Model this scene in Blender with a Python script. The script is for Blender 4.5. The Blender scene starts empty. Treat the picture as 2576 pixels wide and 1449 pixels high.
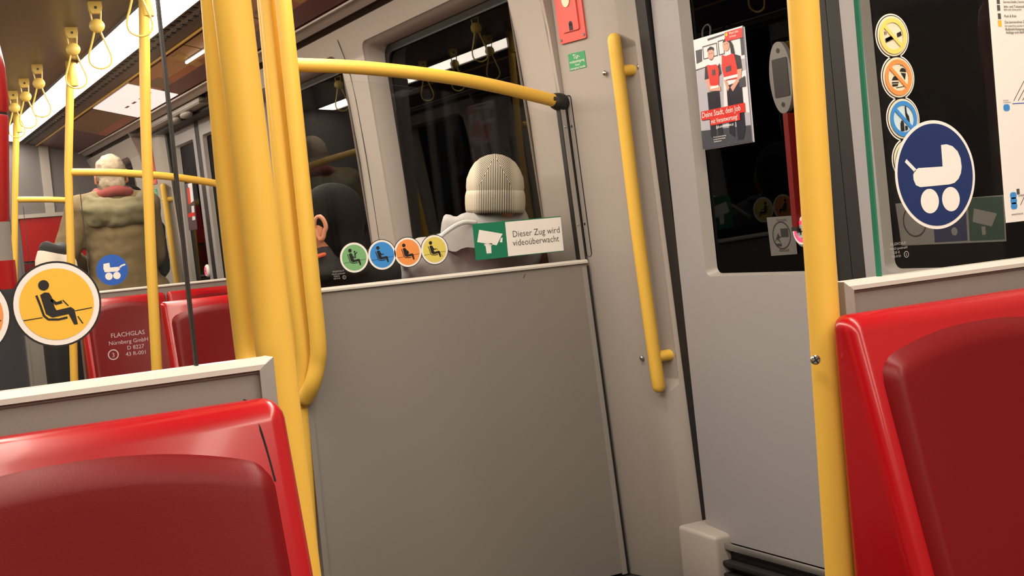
import bpy, bmesh, math, random
from mathutils import Vector, Matrix, geometry, noise
random.seed(7)
pi = math.pi
SC = bpy.context.scene
COL = SC.collection

# ------------------------------------------------------------------ camera, world, lights' exposure
ZC = 1.10                                   # camera height above the car floor
FPX, PSI, PIT, ROL = 3300.0, .481, .0432, .0945
_F = Vector((math.sin(PSI)*math.cos(PIT), math.cos(PSI)*math.cos(PIT), -math.sin(PIT)))
_R = Vector((math.cos(PSI), -math.sin(PSI), 0))
_U = _R.cross(_F)
cam_data = bpy.data.cameras.new('camera')
cam = bpy.data.objects.new('camera', cam_data)
COL.objects.link(cam)
ex = _R*math.cos(ROL) - _U*math.sin(ROL)
ey = _R*math.sin(ROL) + _U*math.cos(ROL)
cam.matrix_world = Matrix(((ex.x, ey.x, -_F.x, 0), (ex.y, ey.y, -_F.y, 0), (ex.z, ey.z, -_F.z, ZC), (0, 0, 0, 1)))
cam_data.sensor_fit = 'HORIZONTAL'
cam_data.sensor_width = 36
cam_data.lens = FPX*36/2576
cam_data.clip_start = .02
SC.camera = cam

world = bpy.data.worlds.new('tunnel_dark')
SC.world = world
world.use_nodes = True
world.node_tree.nodes['Background'].inputs[0].default_value = (.004, .004, .005, 1)
world.node_tree.nodes['Background'].inputs[1].default_value = 1.0
SC.view_settings.view_transform = 'Standard'
SC.view_settings.look = 'None'
SC.view_settings.exposure = 0.0
SC.view_settings.gamma = 1.0
SC.view_settings.use_curve_mapping = False
SC.cycles.transparent_max_bounces = 24
SC.cycles.max_bounces = 10
SC.cycles.diffuse_bounces = 5
SC.cycles.caustics_reflective = False
SC.cycles.caustics_refractive = False
SC.cycles.sample_clamp_indirect = 6
STRIP_POWER = 26.0                          # radiance of the fluorescent strips


def at(x, y, X=None, Y=None, Z=None):
    """world point on a plane X/Y/Z = const seen at pixel x, y of the 2576x1449 photograph"""
    dx, dy = x-1288, y-724.5
    u = dx*math.cos(ROL) - dy*math.sin(ROL)
    v = dx*math.sin(ROL) + dy*math.cos(ROL)
    d = _F*FPX + _R*u - _U*v
    k = X/d.x if X is not None else Y/d.y if Y is not None else (Z-ZC)/d.z
    return Vector((d.x*k, d.y*k, d.z*k+ZC))


# ------------------------------------------------------------------ materials
def lin(c):
    return tuple(((v/255)/12.92 if v/255 <= .04045 else (((v/255)+.055)/1.055)**2.4) for v in c)


def mat(name, rgb, rough=.5, metal=0., coat=0., spec=.5, var=.06, scale=14., bump=0., bscale=120., emit=None, estr=0., rvar=.08):
    m = bpy.data.materials.new(name)
    m.use_nodes = True
    nt = m.node_tree
    b = nt.nodes['Principled BSDF']
    c = lin(rgb)
    tc = nt.nodes.new('ShaderNodeTexCoord')
    nz = nt.nodes.new('ShaderNodeTexNoise')
    nz.inputs['Scale'].default_value = scale
    nz.inputs['Detail'].default_value = 4
    nt.links.new(tc.outputs['Object'], nz.inputs['Vector'])
    mx = nt.nodes.new('ShaderNodeMix')
    mx.data_type = 'RGBA'
    mx.inputs[6].default_value = tuple(v*(1-var) for v in c)+(1,)
    mx.inputs[7].default_value = tuple(min(1, v*(1+var)) for v in c)+(1,)
    nt.links.new(nz.outputs['Fac'], mx.inputs[0])
    nt.links.new(mx.outputs[2], b.inputs['Base Color'])
    mr = nt.nodes.new('ShaderNodeMapRange')
    mr.inputs['To Min'].default_value = max(.02, rough-rvar*rough)
    mr.inputs['To Max'].default_value = min(1, rough+rvar*rough)
    nt.links.new(nz.outputs['Fac'], mr.inputs['Value'])
    nt.links.new(mr.outputs['Result'], b.inputs['Roughness'])
    b.inputs['Metallic'].default_value = metal
    b.inputs['Specular IOR Level'].default_value = spec
    if coat:
        b.inputs['Coat Weight'].default_value = coat
        b.inputs['Coat Roughness'].default_value = .08
    if bump:
        n2 = nt.nodes.new('ShaderNodeTexNoise')
        n2.inputs['Scale'].default_value = bscale
        n2.inputs['Detail'].default_value = 3
        nt.links.new(tc.outputs['Object'], n2.inputs['Vector'])
        bp = nt.nodes.new('ShaderNodeBump')
        bp.inputs['Strength'].default_value = bump
        bp.inputs['Distance'].default_value = .004
        nt.links.new(n2.outputs['Fac'], bp.inputs['Height'])
        nt.links.new(bp.outputs['Normal'], b.inputs['Normal'])
    if emit:
        b.inputs['Emission Color'].default_value = lin(emit)+(1,)
        b.inputs['Emission Strength'].default_value = estr
    return m


def glass_mat(name, r0, share, tint, rough=0.):
    """thin pane: clear or tinted, mirroring more at grazing angles (Schlick); each of its two faces takes `share` of it"""
    m = bpy.data.materials.new(name)
    m.use_nodes = True
    nt = m.node_tree
    nt.nodes.remove(nt.nodes['Principled BSDF'])
    out = nt.nodes['Material Output']
    tr = nt.nodes.new('ShaderNodeBsdfTransparent')
    tr.inputs[0].default_value = tint+(1,)
    gl = nt.nodes.new('ShaderNodeBsdfGlossy')
    gl.inputs['Roughness'].default_value = rough
    lw = nt.nodes.new('ShaderNodeLayerWeight')
    lw.inputs['Blend'].default_value = .5
    pw = nt.nodes.new('ShaderNodeMath')
    pw.operation = 'POWER'
    pw.inputs[1].default_value = 5
    nt.links.new(lw.outputs['Facing'], pw.inputs[0])
    mr = nt.nodes.new('ShaderNodeMapRange')
    mr.inputs['To Min'].default_value = r0*share
    mr.inputs['To Max'].default_value = share
    nt.links.new(pw.outputs[0], mr.inputs['Value'])
    mx = nt.nodes.new('ShaderNodeMixShader')
    nt.links.new(mr.outputs[0], mx.inputs[0])
    nt.links.new(tr.outputs[0], mx.inputs[1])
    nt.links.new(gl.outputs[0], mx.inputs[2])
    nt.links.new(mx.outputs[0], out.inputs['Surface'])
    return m


M = {}
M['gray'] = mat('grey_wall_laminate', (161, 153, 146), .42, var=.02, scale=4, bump=.04, bscale=300)
M['panel'] = mat('grey_partition_laminate', (133, 127, 121), .45, var=.03, scale=3, bump=.05, bscale=400)
M['frame'] = mat('grey_aluminium_frame', (148, 143, 137), .38, metal=.0, var=.03)
M['framelight'] = mat('light_grey_cap', (196, 190, 181), .35, var=.03)
M['door'] = mat('grey_door_paint', (151, 147, 148), .4, var=.02, scale=3)
M['yellow'] = mat('yellow_powder_coat', (226, 181, 74), .46, coat=.06, spec=.35, var=.03, scale=30)
M['paleyellow'] = mat('pale_yellow_plastic', (238, 205, 105), .4, var=.03)
M['red'] = mat('red_gloss_plastic', (158, 9, 18), .26, spec=.32, coat=.14, var=.03, scale=10)
M['redpad'] = mat('red_satin_pad', (104, 7, 11), .38, spec=.2, var=.04, scale=8, bump=.05, bscale=500)
M['redbox'] = mat('emergency_red', (216, 92, 84), .4, var=.03)
M['redpost'] = mat('dark_red', (96, 9, 7), .5, spec=.2)
M['rubber'] = mat('black_rubber', (22, 20, 19), .6)
M['gap'] = mat('dark_grey_gap', (104, 94, 86), .6)
M['endwall'] = mat('lilac_grey_end_wall', (102, 97, 98), .5, var=.05)
M['ovalmetal'] = mat('dull_grey_metal', (112, 110, 107), .4, metal=.3)
M['black'] = mat('black_plastic', (14, 13, 13), .5)
M['steel'] = mat('steel_screw', (190, 188, 185), .22, metal=1.)
M['darksteel'] = mat('dark_steel', (90, 85, 80), .35, metal=1.)
M['alu'] = mat('brushed_aluminium', (190, 188, 184), .32, metal=.9, bump=.03, bscale=200)
M['ceil'] = mat('ceiling_grey_brown', (118, 103, 92), .38, var=.05, scale=2)
M['vent'] = mat('vent_grey', (118, 106, 102), .5)
M['floor'] = mat('dark_floor', (40, 37, 35), .6, var=.25, scale=90)
M['white'] = mat('sticker_white', (240, 236, 230), .45, var=.01)
M['cream'] = mat('sticker_cream', (238, 226, 196), .45, var=.01)
M['ink'] = mat('print_black', (22, 19, 18), .5)
M['inkgray'] = mat('print_dark_grey', (78, 76, 76), .5)
M['inklight'] = mat('print_light_grey', (170, 168, 168), .5)
M['s_yellow'] = mat('sticker_yellow', (240, 190, 62), .45, var=.02)
M['s_orange'] = mat('sticker_orange', (238, 150, 80), .45, var=.02)
M['s_blue'] = mat('sticker_blue', (58, 140, 214), .45, var=.02)
M['s_green'] = mat('sticker_green', (120, 176, 120), .45, var=.02)
M['s_paleyellow'] = mat('sticker_pale_yellow', (232, 216, 112), .45, var=.02)
M['s_olive'] = mat('sticker_mustard', (222, 204, 100), .45, var=.02)
M['s_paleblue'] = mat('sticker_pale_blue', (205, 226, 232), .45, var=.01)
M['navy'] = mat('sign_navy', (10, 42, 98), .45, var=.02)
M['bluesign'] = mat('sign_blue', (28, 92, 190), .45, var=.02)
M['cctv'] = mat('sign_green', (22, 122, 88), .45, var=.02)
M['dgreen'] = mat('label_green', (58, 150, 98), .45, var=.02)
M['glass'] = glass_mat('partition_glass', .04, .3, (.975, .98, .972))
M['winglass'] = glass_mat('window_glass', .04, .5, (.30, .31, .32))
M['darkedge'] = mat('dark_glass_edge', (40, 36, 32), .3)
M['gedge'] = mat('green_glass_edge', (40, 120, 95), .15, var=.2)
M['strip'] = mat('fluorescent_strip', (255, 250, 240), .5, emit=(255, 240, 222), estr=STRIP_POWER)
M['adlit'] = mat('white_advert_added_glow', (252, 240, 236), .4, emit=(255, 238, 232), estr=.9)  # plain white sheet; glow added for the strip's light on it
M['adpaper'] = mat('advert_paper', (214, 160, 96), .35, var=.05)
M['adorange'] = mat('advert_orange', (196, 112, 62), .35)
M['adgold'] = mat('advert_gold', (214, 172, 74), .35)
M['admaroon'] = mat('advert_maroon', (108, 44, 44), .35)
M['adolive'] = mat('advert_olive', (150, 126, 80), .35)
M['skin'] = mat('skin', (205, 140, 112), .5, var=.08, scale=20)
M['grayhair'] = mat('grey_hair', (160, 146, 124), .75, var=.5, scale=45, bump=.8, bscale=80)
M['blackhair'] = mat('black_hair', (9, 8, 8), .85, spec=.15, bump=.5, bscale=150)
M['coat'] = mat('olive_coat', (116, 99, 68), .85, var=.22, scale=7, bump=.5, bscale=35)
M['hood'] = mat('olive_hood', (114, 107, 80), .85, var=.22, scale=12, bump=.5, bscale=40)
M['scarf'] = mat('maroon_scarf', (136, 62, 58), .85, var=.15)
M['gjacket'] = mat('grey_jacket', (158, 154, 154), .6, var=.16, scale=9, bump=.5, bscale=22)
M['gstrap'] = mat('grey_strap', (200, 198, 196), .6)
M['bjacket'] = mat('black_jacket', (22, 20, 21), .75, bump=.3, bscale=40)
M['trouser'] = mat('dark_trousers', (36, 36, 42), .8)
M['shoe'] = mat('dark_shoe', (24, 22, 22), .5)
M['orange'] = mat('orange_collar', (226, 104, 62), .7)
M['whitebag'] = mat('white_fabric', (226, 214, 200), .7)
M['postergray'] = mat('poster_grey', (172, 172, 182), .3)
M['posterlight'] = mat('poster_light', (226, 222, 226), .3)
M['posterdark'] = mat('poster_dark', (62, 64, 74), .3)
M['posternavy'] = mat('poster_navy', (30, 30, 46), .3)
M['posterred'] = mat('poster_red', (206, 44, 38), .3)
M['posterskin'] = mat('poster_skin', (206, 156, 136), .3)
M['dimgray'] = mat('muted_grey_print', (92, 90, 86), .4)
M['dimnavy'] = mat('muted_navy_print', (22, 28, 56), .4)
M['dimgreen'] = mat('muted_green_print', (26, 46, 38), .4)
M['led'] = mat('led_red', (255, 60, 90), .4, emit=(255, 50, 90), estr=1.6)


def knit():
    """cream and dark ribs: upright at the back and on the cuff, fanning out beside the crown seam"""
    m = bpy.data.materials.new('ribbed_knit')
    m.use_nodes = True
    nt = m.node_tree
    b = nt.nodes['Principled BSDF']
    b.inputs['Roughness'].default_value = .9
    N = lambda t, **k: nt.nodes.new('ShaderNode'+t)
    tc = N('TexCoord')
    sp = N('SeparateXYZ')
    nt.links.new(tc.outputs['Object'], sp.inputs[0])

    def math_(op, a, b2=None):
        n = N('Math')
        n.operation = op
        for i, v in enumerate((a, b2)):
            if v is None:
                continue
            if isinstance(v, (int, float)):
                n.inputs[i].default_value = v
            else:
                nt.links.new(v, n.inputs[i])
        return n.outputs[0]
    x, y, z = sp.outputs
    ax = math_('ABSOLUTE', x)
    # half-width of the wedge of straight ribs, narrowing to the crown
    wed = math_('MULTIPLY', math_('SUBTRACT', .112, z), .52)
    inside = math_('LESS_THAN', ax, math_('MAXIMUM', wed, .004))
    low = math_('LESS_THAN', z, .016)
    ins = math_('MAXIMUM', inside, low)
    ph_in = math_('MULTIPLY', x, 1180.)
    ph_out = math_('MULTIPLY', math_('ADD', ax, math_('MULTIPLY', z, .75)), 1180.)
    ph = math_('ADD', math_('MULTIPLY', ph_in, ins), math_('MULTIPLY', ph_out, math_('SUBTRACT', 1., ins)))
    s = math_('SINE', ph)
    # away from the middle of the back the ribs close up and the knit reads plain
    fade = N('MapRange')
    fade.inputs['From Min'].default_value = .044
    fade.inputs['From Max'].default_value = .066
    fade.inputs['To Min'].default_value = 1
    fade.inputs['To Max'].default_value = .12
    nt.links.new(ax, fade.inputs['Value'])
    back = math_('LESS_THAN', y, .02)
    rp = N('MapRange')
    rp.inputs['From Min'].default_value = -.15
    rp.inputs['From Max'].default_value = .3
    nt.links.new(s, rp.inputs['Value'])
    f = math_('MULTIPLY', math_('MULTIPLY', rp.outputs[0], fade.outputs[0]), back)
    mx = N('Mix')
    mx.data_type = 'RGBA'
    mx.inputs[6].default_value = lin((200, 190, 172))+(1,)
    mx.inputs[7].default_value = lin((34, 27, 24))+(1,)
    nt.links.new(f, mx.inputs[0])
    nt.links.new(mx.outputs[2], b.inputs['Base Color'])
    bp = N('Bump')
    bp.inputs['Strength'].default_value = .5
    bp.inputs['Distance'].default_value = .002
    bp.invert = True
    nt.links.new(f, bp.inputs['Height'])
    nt.links.new(bp.outputs['Normal'], b.inputs['Normal'])
    return m


M['knit'] = knit()

# ------------------------------------------------------------------ object helpers
OFF = {}


def tag(o, label=None, cat=None, group=None, kind=None):
    for k, v in (('label', label), ('category', cat), ('group', group), ('kind', kind)):
        if v:
            o[k] = v
    return o


def empty(name, loc=(0, 0, 0), label=None, cat=None, group=None, kind=None):
    o = bpy.data.objects.new(name, None)
    o.empty_display_size = .05
    COL.objects.link(o)
    o.location = loc
    OFF[o.name] = Vector(loc)
    return tag(o, label, cat, group, kind)


def mk(name, geo, m, parent=None, loc=None, smooth=True, sharp=35, label=None):
    V, Fc = geo
    off = OFF[parent.name] if parent else Vector(loc or (0, 0, 0))
    me = bpy.data.meshes.new(name)
    me.from_pydata([tuple(Vector(v)-off) for v in V], [], Fc)
    me.validate()
    if smooth:
        me.polygons.foreach_set('use_smooth', [True]*len(me.polygons))
        me.set_sharp_from_angle(angle=math.radians(sharp))
    for mm in (m if isinstance(m, (list, tuple)) else [m]):
        me.materials.append(M[mm] if isinstance(mm, str) else mm)
    o = bpy.data.objects.new(name, me)
    COL.objects.link(o)
    if parent:
        o.parent = parent
    else:
        o.location = off
    OFF[o.name] = off
    if label:
        o['label'] = label
    return o


def copy_tree(o, loc=None, sx=None, label=None, group=None, parent=None):
    c = o.copy()
    COL.objects.link(c)
    c.parent = parent
    if loc is not None:
        c.location = loc
    if sx is not None:
        c.scale = (sx, c.scale[1], c.scale[2])
    if label:
        c['label'] = label
    if group:
        c['group'] = group
    for ch in list(o.children):
        copy_tree(ch, parent=c)
    return c


def join(*geos):
    V, Fc = [], []
    for v, f in geos:
        n = len(V)
        V += list(v)
        Fc += [tuple(i+n for i in q) for q in f]
    return V, Fc


def move(geo, fn):
    return [fn(Vector(v)) for v in geo[0]], geo[1]


def from_bm(bm):
    bm.verts.index_update()
    g = [v.co.copy() for v in bm.verts], [tuple(v.index for v in f.verts) for f in bm.faces]
    bm.free()
    return g


def box(x0, x1, y0, y1, z0, z1, bev=0., seg=2, fn=None):
    bm = bmesh.new()
    bmesh.ops.create_cube(bm, size=1)
    for v in bm.verts:
        v.co = Vector((x0 if v.co.x < 0 else x1, y0 if v.co.y < 0 else y1, z0 if v.co.z < 0 else z1))
    if fn:
        for v in bm.verts:
            v.co = fn(v.co)
    if bev:
        bmesh.ops.recalc_face_normals(bm, faces=bm.faces)
        bmesh.ops.bevel(bm, geom=list(bm.edges), offset=bev, segments=seg, affect='EDGES', profile=.5, clamp_overlap=True)
    return from_bm(bm)


def smooth_path(pts, n=6):
    pts = [Vector(p) for p in pts]
    if len(pts) < 3:
        return pts
    out = []
    for i in range(len(pts)-1):
        p0 = pts[max(i-1, 0)]
        p1, p2 = pts[i], pts[i+1]
        p3 = pts[min(i+2, len(pts)-1)]
        for k in range(n):
            t = k/n
            out.append(.5*((2*p1)+(p2-p0)*t+(2*p0-5*p1+4*p2-p3)*t*t+(3*p1-p0-3*p2+p3)*t**3))
    out.append(pts[-1])
    return out


def tube(pts, r, seg=14, caps='round'):
    """r: number or list; round ends"""
    pts = [Vector(p) for p in pts]
    n = len(pts)
    rs = list(r) if isinstance(r, (list, tuple)) else [r]*n
    if caps == 'round':
        a = (pts[0]-pts[1]).normalized()
        b = (pts[-1]-pts[-2]).normalized()
        r0, r1 = rs[0], rs[-1]
        pre = [(pts[0]+a*r0*s, r0*c) for s, c in ((1., .06), (.87, .5), (.5, .87))]
        post = [(pts[-1]+b*r1*s, r1*c) for s, c in ((.5, .87), (.87, .5), (1., .06))]
        pts = [p for p, _ in pre]+pts+[p for p, _ in post]
        rs = [q for _, q in pre]+rs+[q for _, q in post]
    n = len(pts)
    V, Fc = [], []
    t = (pts[1]-pts[0]).normalized()
    up = Vector((0, 0, 1)) if abs(t.z) < .9 else Vector((1, 0, 0))
    nrm = (up-t*up.dot(t)).normalized()
    for i in range(n):
        t = (pts[min(i+1, n-1)]-pts[max(i-1, 0)]).normalized()
        nrm = (nrm-t*nrm.dot(t)).normalized()
        bn = t.cross(nrm)
        for k in range(seg):
            a = 2*pi*k/seg
            V.append(pts[i]+(nrm*math.cos(a)+bn*math.sin(a))*rs[i])
    for i in range(n-1):
        for k in range(seg):
            a, b = i*seg+k, i*seg+(k+1) % seg
            Fc.append((a, b, b+seg, a+seg))
    Fc.append(tuple(range(seg))[::-1])
    Fc.append(tuple((n-1)*seg+k for k in range(seg)))
    return V, Fc


def ball(c, r, seg=16, rings=10):
    rx, ry, rz = r if isinstance(r, (tuple, list)) else (r, r, r)
    bm = bmesh.new()
    bmesh.ops.create_uvsphere(bm, u_segments=seg, v_segments=rings, radius=1)
    for v in bm.verts:
        v.co = Vector((c[0]+v.co.x*rx, c[1]+v.co.y*ry, c[2]+v.co.z*rz))
    return from_bm(bm)


def disc3(c, axis, r, h, seg=24, bev=.3):
    """short cylinder with a softened front edge, starting at c and growing along axis"""
    axis = Vector(axis).normalized()
    c = Vector(c)
    e = min(r, h)*bev
    pts = [c, c+axis*(h-e), c+axis*h]
    t = Vector((0, 0, 1)) if abs(axis.z) < .9 else Vector((1, 0, 0))
    n = (t-axis*t.dot(axis)).normalized()
    b = axis.cross(n)
    V, Fc = [], []
    for p, rr in zip(pts, (r, r, r-e)):
        for k in range(seg):
            a = 2*pi*k/seg
            V.append(p+(n*math.cos(a)+b*math.sin(a))*rr)
    for i in range(2):
        for k in range(seg):
            a, d = i*seg+k, i*seg+(k+1) % seg
            Fc.append((a, d, d+seg, a+seg))
    Fc.append(tuple(range(seg))[::-1])
    Fc.append(tuple(2*seg+k for k in range(seg)))
    return V, Fc


def plate(loops, fn, d0=0., d1=None):
    """flat plate with holes: loops of 2D points; fn(u, v, depth) -> world; a solid between the depths d0 and d1"""
    fl = [p for l in loops for p in l]
    tris = geometry.tessellate_polygon([[Vector((p[0], p[1], 0)) for p in l] for l in loops])
    V = [fn(p[0], p[1], d0) for p in fl]
    Fc = [tuple(t) for t in tris]
    if d1 is not None:
        n = len(fl)
        V += [fn(p[0], p[1], d1) for p in fl]
        Fc += [tuple(i+n for i in t[::-1]) for t in tris]
        s = 0
        for l in loops:
            for k in range(len(l)):
                a, b = s+k, s+(k+1) % len(l)
                Fc.append((a, b, b+n, a+n))
            s += len(l)
    return V, Fc


def rrect(u0, u1, v0, v1, r, n=5):
    out = []
    for cx, cy, a0 in ((u1-r, v1-r, 0), (u0+r, v1-r, pi/2), (u0+r, v0+r, pi), (u1-r, v0+r, 1.5*pi)):
        for k in range(n+1):
            a = a0+pi/2*k/n
            out.append((cx+r*math.cos(a), cy+r*math.sin(a)))
    return out


def circle(u, v, r, n=48, ry=None):
    return [(u+r*math.cos(2*pi*k/n), v+(ry or r)*math.sin(2*pi*k/n)) for k in range(n)]


def stroke(pts, w):
    """polyline as one closed outline"""
    L, Rr = [], []
    n = len(pts)
    for i in range(n):
        a = Vector(pts[max(i-1, 0)])
        b = Vector(pts[min(i+1, n-1)])
        t = (b-a).normalized()
        nn = Vector((-t.y, t.x))*w/2
        p = Vector(pts[i])
        L.append(tuple(p+nn))
        Rr.append(tuple(p-nn))
    return L+Rr[::-1]


def text_geo(s, size, align='LEFT', xs=1.0, line=1.0):
    cu = bpy.data.curves.new('t', 'FONT')
    cu.body = s
    cu.size = size
    cu.align_x = align
    cu.space_line = line
    cu.resolution_u = 2
    ob = bpy.data.objects.new('t', cu)
    COL.objects.link(ob)
    dg = bpy.context.evaluated_depsgraph_get()
    me = bpy.data.meshes.new_from_object(ob.evaluated_get(dg))
    V = [(v.co.x*xs, v.co.y) for v in me.vertices]
    Fc = [tuple(p.vertices) for p in me.polygons]
    bpy.data.objects.remove(ob)
    bpy.data.curves.remove(cu)
    bpy.data.meshes.remove(me)
    return V, Fc


class Flat:
    """printed artwork on a plane: o + U*u + V*v, each layer .3 mm proud of the last"""

    def __init__(s, root, o, U, V, N, step=.0003):
        s.root, s.o, s.U, s.V, s.N, s.step = root, Vector(o), Vector(U), Vector(V), Vector(N), step

    def fn(s, u, v, d=0):
        return s.o+s.U*u+s.V*v+s.N*d

    def add(s, name, shapes, m, layer, parent=None, thick=None, label=None):
        """shapes: list of loop-lists"""
        gs = []
        for loops in shapes:
            if loops and not isinstance(loops[0][0], (tuple, list)):
                loops = [loops]
            d = s.step*layer
            gs.append(plate(loops, s.fn, d, (d-thick) if thick else None))
        return mk(name, join(*gs), m, parent or s.root, smooth=False, label=label)

    def each(s, name, shapes, m, layer):
        for q in shapes:
            s.add(name, [q], m, layer)

    def text(s, name, rows, m, layer, parent=None):
        """rows: (text, u, v, size, align, xs, rot)"""
        gs = []
        for t, u, v, size, al, xs, rot in rows:
            V, Fc = text_geo(t, size, al, abs(xs))
            c, q = math.cos(rot), math.sin(rot)
            sg = 1 if xs > 0 else -1
            gs.append(([s.fn(u+sg*(a*c-b*q), v+a*q+b*c, s.step*layer) for a, b in V], Fc))
        return mk(name, join(*gs), m, parent or s.root, smooth=False)


def remesh(geo, voxel, it=4, fac=.5):
    me = bpy.data.meshes.new('tmp')
    me.from_pydata([tuple(v) for v in geo[0]], [], geo[1])
    ob = bpy.data.objects.new('tmp', me)
    COL.objects.link(ob)
    r = ob.modifiers.new('r', 'REMESH')
    r.mode = 'VOXEL'
    r.voxel_size = voxel
    if it:
        sm = ob.modifiers.new('s', 'SMOOTH')
        sm.iterations = it
        sm.factor = fac
    dg = bpy.context.evaluated_depsgraph_get()
    m2 = bpy.data.meshes.new_from_object(ob.evaluated_get(dg))
    g = [v.co.copy() for v in m2.vertices], [tuple(p.vertices) for p in m2.polygons]
    bpy.data.objects.remove(ob)
    bpy.data.meshes.remove(me)
    bpy.data.meshes.remove(m2)
    return g


# ------------------------------------------------------------------ plan of the car (metres; camera at x=0, y=0)
XC = .775                     # centre line of the car
D1, D2, D3, D4 = 1.33, 3.47, 7.0, 9.14      # planes of the draught screens
YEND, YBACK = 10.85, -2.6
PT = .993                     # top of the screens' panels
XA = 1.172                    # aisle edge of the right hand screens


def WXL(z):                   # leaning inner face by the doors
    return 2.121-.0475*z


_WX = [(0, 2.118), (1.0, 2.07), (1.45, 2.048), (1.7, 2.025), (1.86, 2.003), (2.0, 1.95), (2.06, 1.92), (2.5, 1.8)]


def WX(z):                    # curved inner face by the windows
    for (z0, a), (z1, b) in zip(_WX, _WX[1:]):
        if z <= z1:
            return a+(b-a)*(z-z0)/(z1-z0)
    return _WX[-1][1]


def mirx(x):
    return 2*XC-x


# ------------------------------------------------------------------ structure: floor, ceiling, walls
floor = mk('floor', box(mirx(2.2), 2.2, YBACK, YEND, -.06, 0), 'floor', smooth=False)
tag(floor, kind='structure')


def sweep(prof, y0, y1, thick=None):
    """open profile of (x, z) extruded along the car"""
    V = [(x, y, z) for y in (y0, y1) for x, z in prof]
    n = len(prof)
    return V, [(i, i+1, n+i+1, n+i) for i in range(n-1)]


ceiling = empty('ceiling', (XC, 4, 2.18), kind='structure')
Y0, Y1 = YBACK, YEND
mk('ceiling_panel', box(mirx(1.268), 1.268, Y0, Y1, 2.18, 2.2), 'ceil', ceiling, smooth=False)
for s in (0, 1):
    fx = (lambda x: x) if s == 0 else mirx
    mk('vent_strip', sweep([(fx(1.452), 2.152), (fx(1.46), 2.146), (fx(1.49), 2.141), (fx(1.495), 2.137), (fx(1.53), 2.131), (fx(1.536), 2.134), (fx(1.588), 2.124)], Y0, Y1), 'vent', ceiling)
    mk('trim_rail', tube([(fx(1.588), Y0, 2.118), (fx(1.588), Y1, 2.118)], .0065, 8, None), 'yellow', ceiling)
    mk('cove', sweep([(fx(1.592), 2.124), (fx(1.9), 2.048), (fx(1.905), 2.044)], Y0, Y1), 'admaroon', ceiling)
    mk('cove_trim', box(*sorted((fx(1.895), fx(1.91))), Y0, Y1, 2.034, 2.042), 'framelight', ceiling, smooth=False)
    mk('cove_band', sweep([(fx(1.91), 2.036), (fx(1.945), 2.012)], Y0, Y1), 'gray', ceiling)
    mk('cove_shadow_gap', sweep([(fx(1.945), 2.012), (fx(2.0), 2.03), (fx(2.0), 1.98), (fx(1.958), 1.985)], Y0, Y1), 'gap', ceiling)
    # two rows of air slots, far enough off to be one piece of relief
    sl = []
    y = 3.6
    while y < YEND-.1:
        for xa, xb, zz in ((1.465, 1.486, 2.1435), (1.5, 1.523, 2.1345)):
            q = sorted((fx(xa), fx(xb)))
            sl.append(box(q[0], q[1], y+(.04 if xa > 1.49 else 0), y+.055+(.04 if xa > 1.49 else 0), zz-.004, zz))
        y += .1
    o = mk('vent_slots', join(*sl), 'black', ceiling, smooth=False)
    o['kind'] = 'stuff'

# lamps: one long strip either side of the aisle ceiling
for s in (0, 1):
    fx = (lambda x: x) if s == 0 else mirx
    lamp = empty('ceiling_light', (fx(1.36), 4, 2.16),
                 'long glowing fluorescent strip beside the row of hand straps' if s == 0 else 'long glowing fluorescent strip on the opposite side of the aisle ceiling',
                 'light', 'ceiling light strips')
    mk('diffuser', sweep([(fx(1.272), 2.178), (fx(1.30), 2.166), (fx(1.42), 2.147), (fx(1.45), 2.150)], Y0, YEND-.12), 'strip', lamp)
    mk('frame', join(box(*sorted((fx(1.264), fx(1.272))), Y0, YEND-.1, 2.168, 2.182), box(*sorted((fx(1.45), fx(1.456))), Y0, YEND-.1, 2.142, 2.156)), 'vent', lamp, smooth=False)


# adverts in the right hand cove
def cove(u, t, d=0.):          # u along the car, t 0..1 down the cove
    return Vector((1.60+.29*t, u, 2.1195-.0718*t-.004+d))


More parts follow.
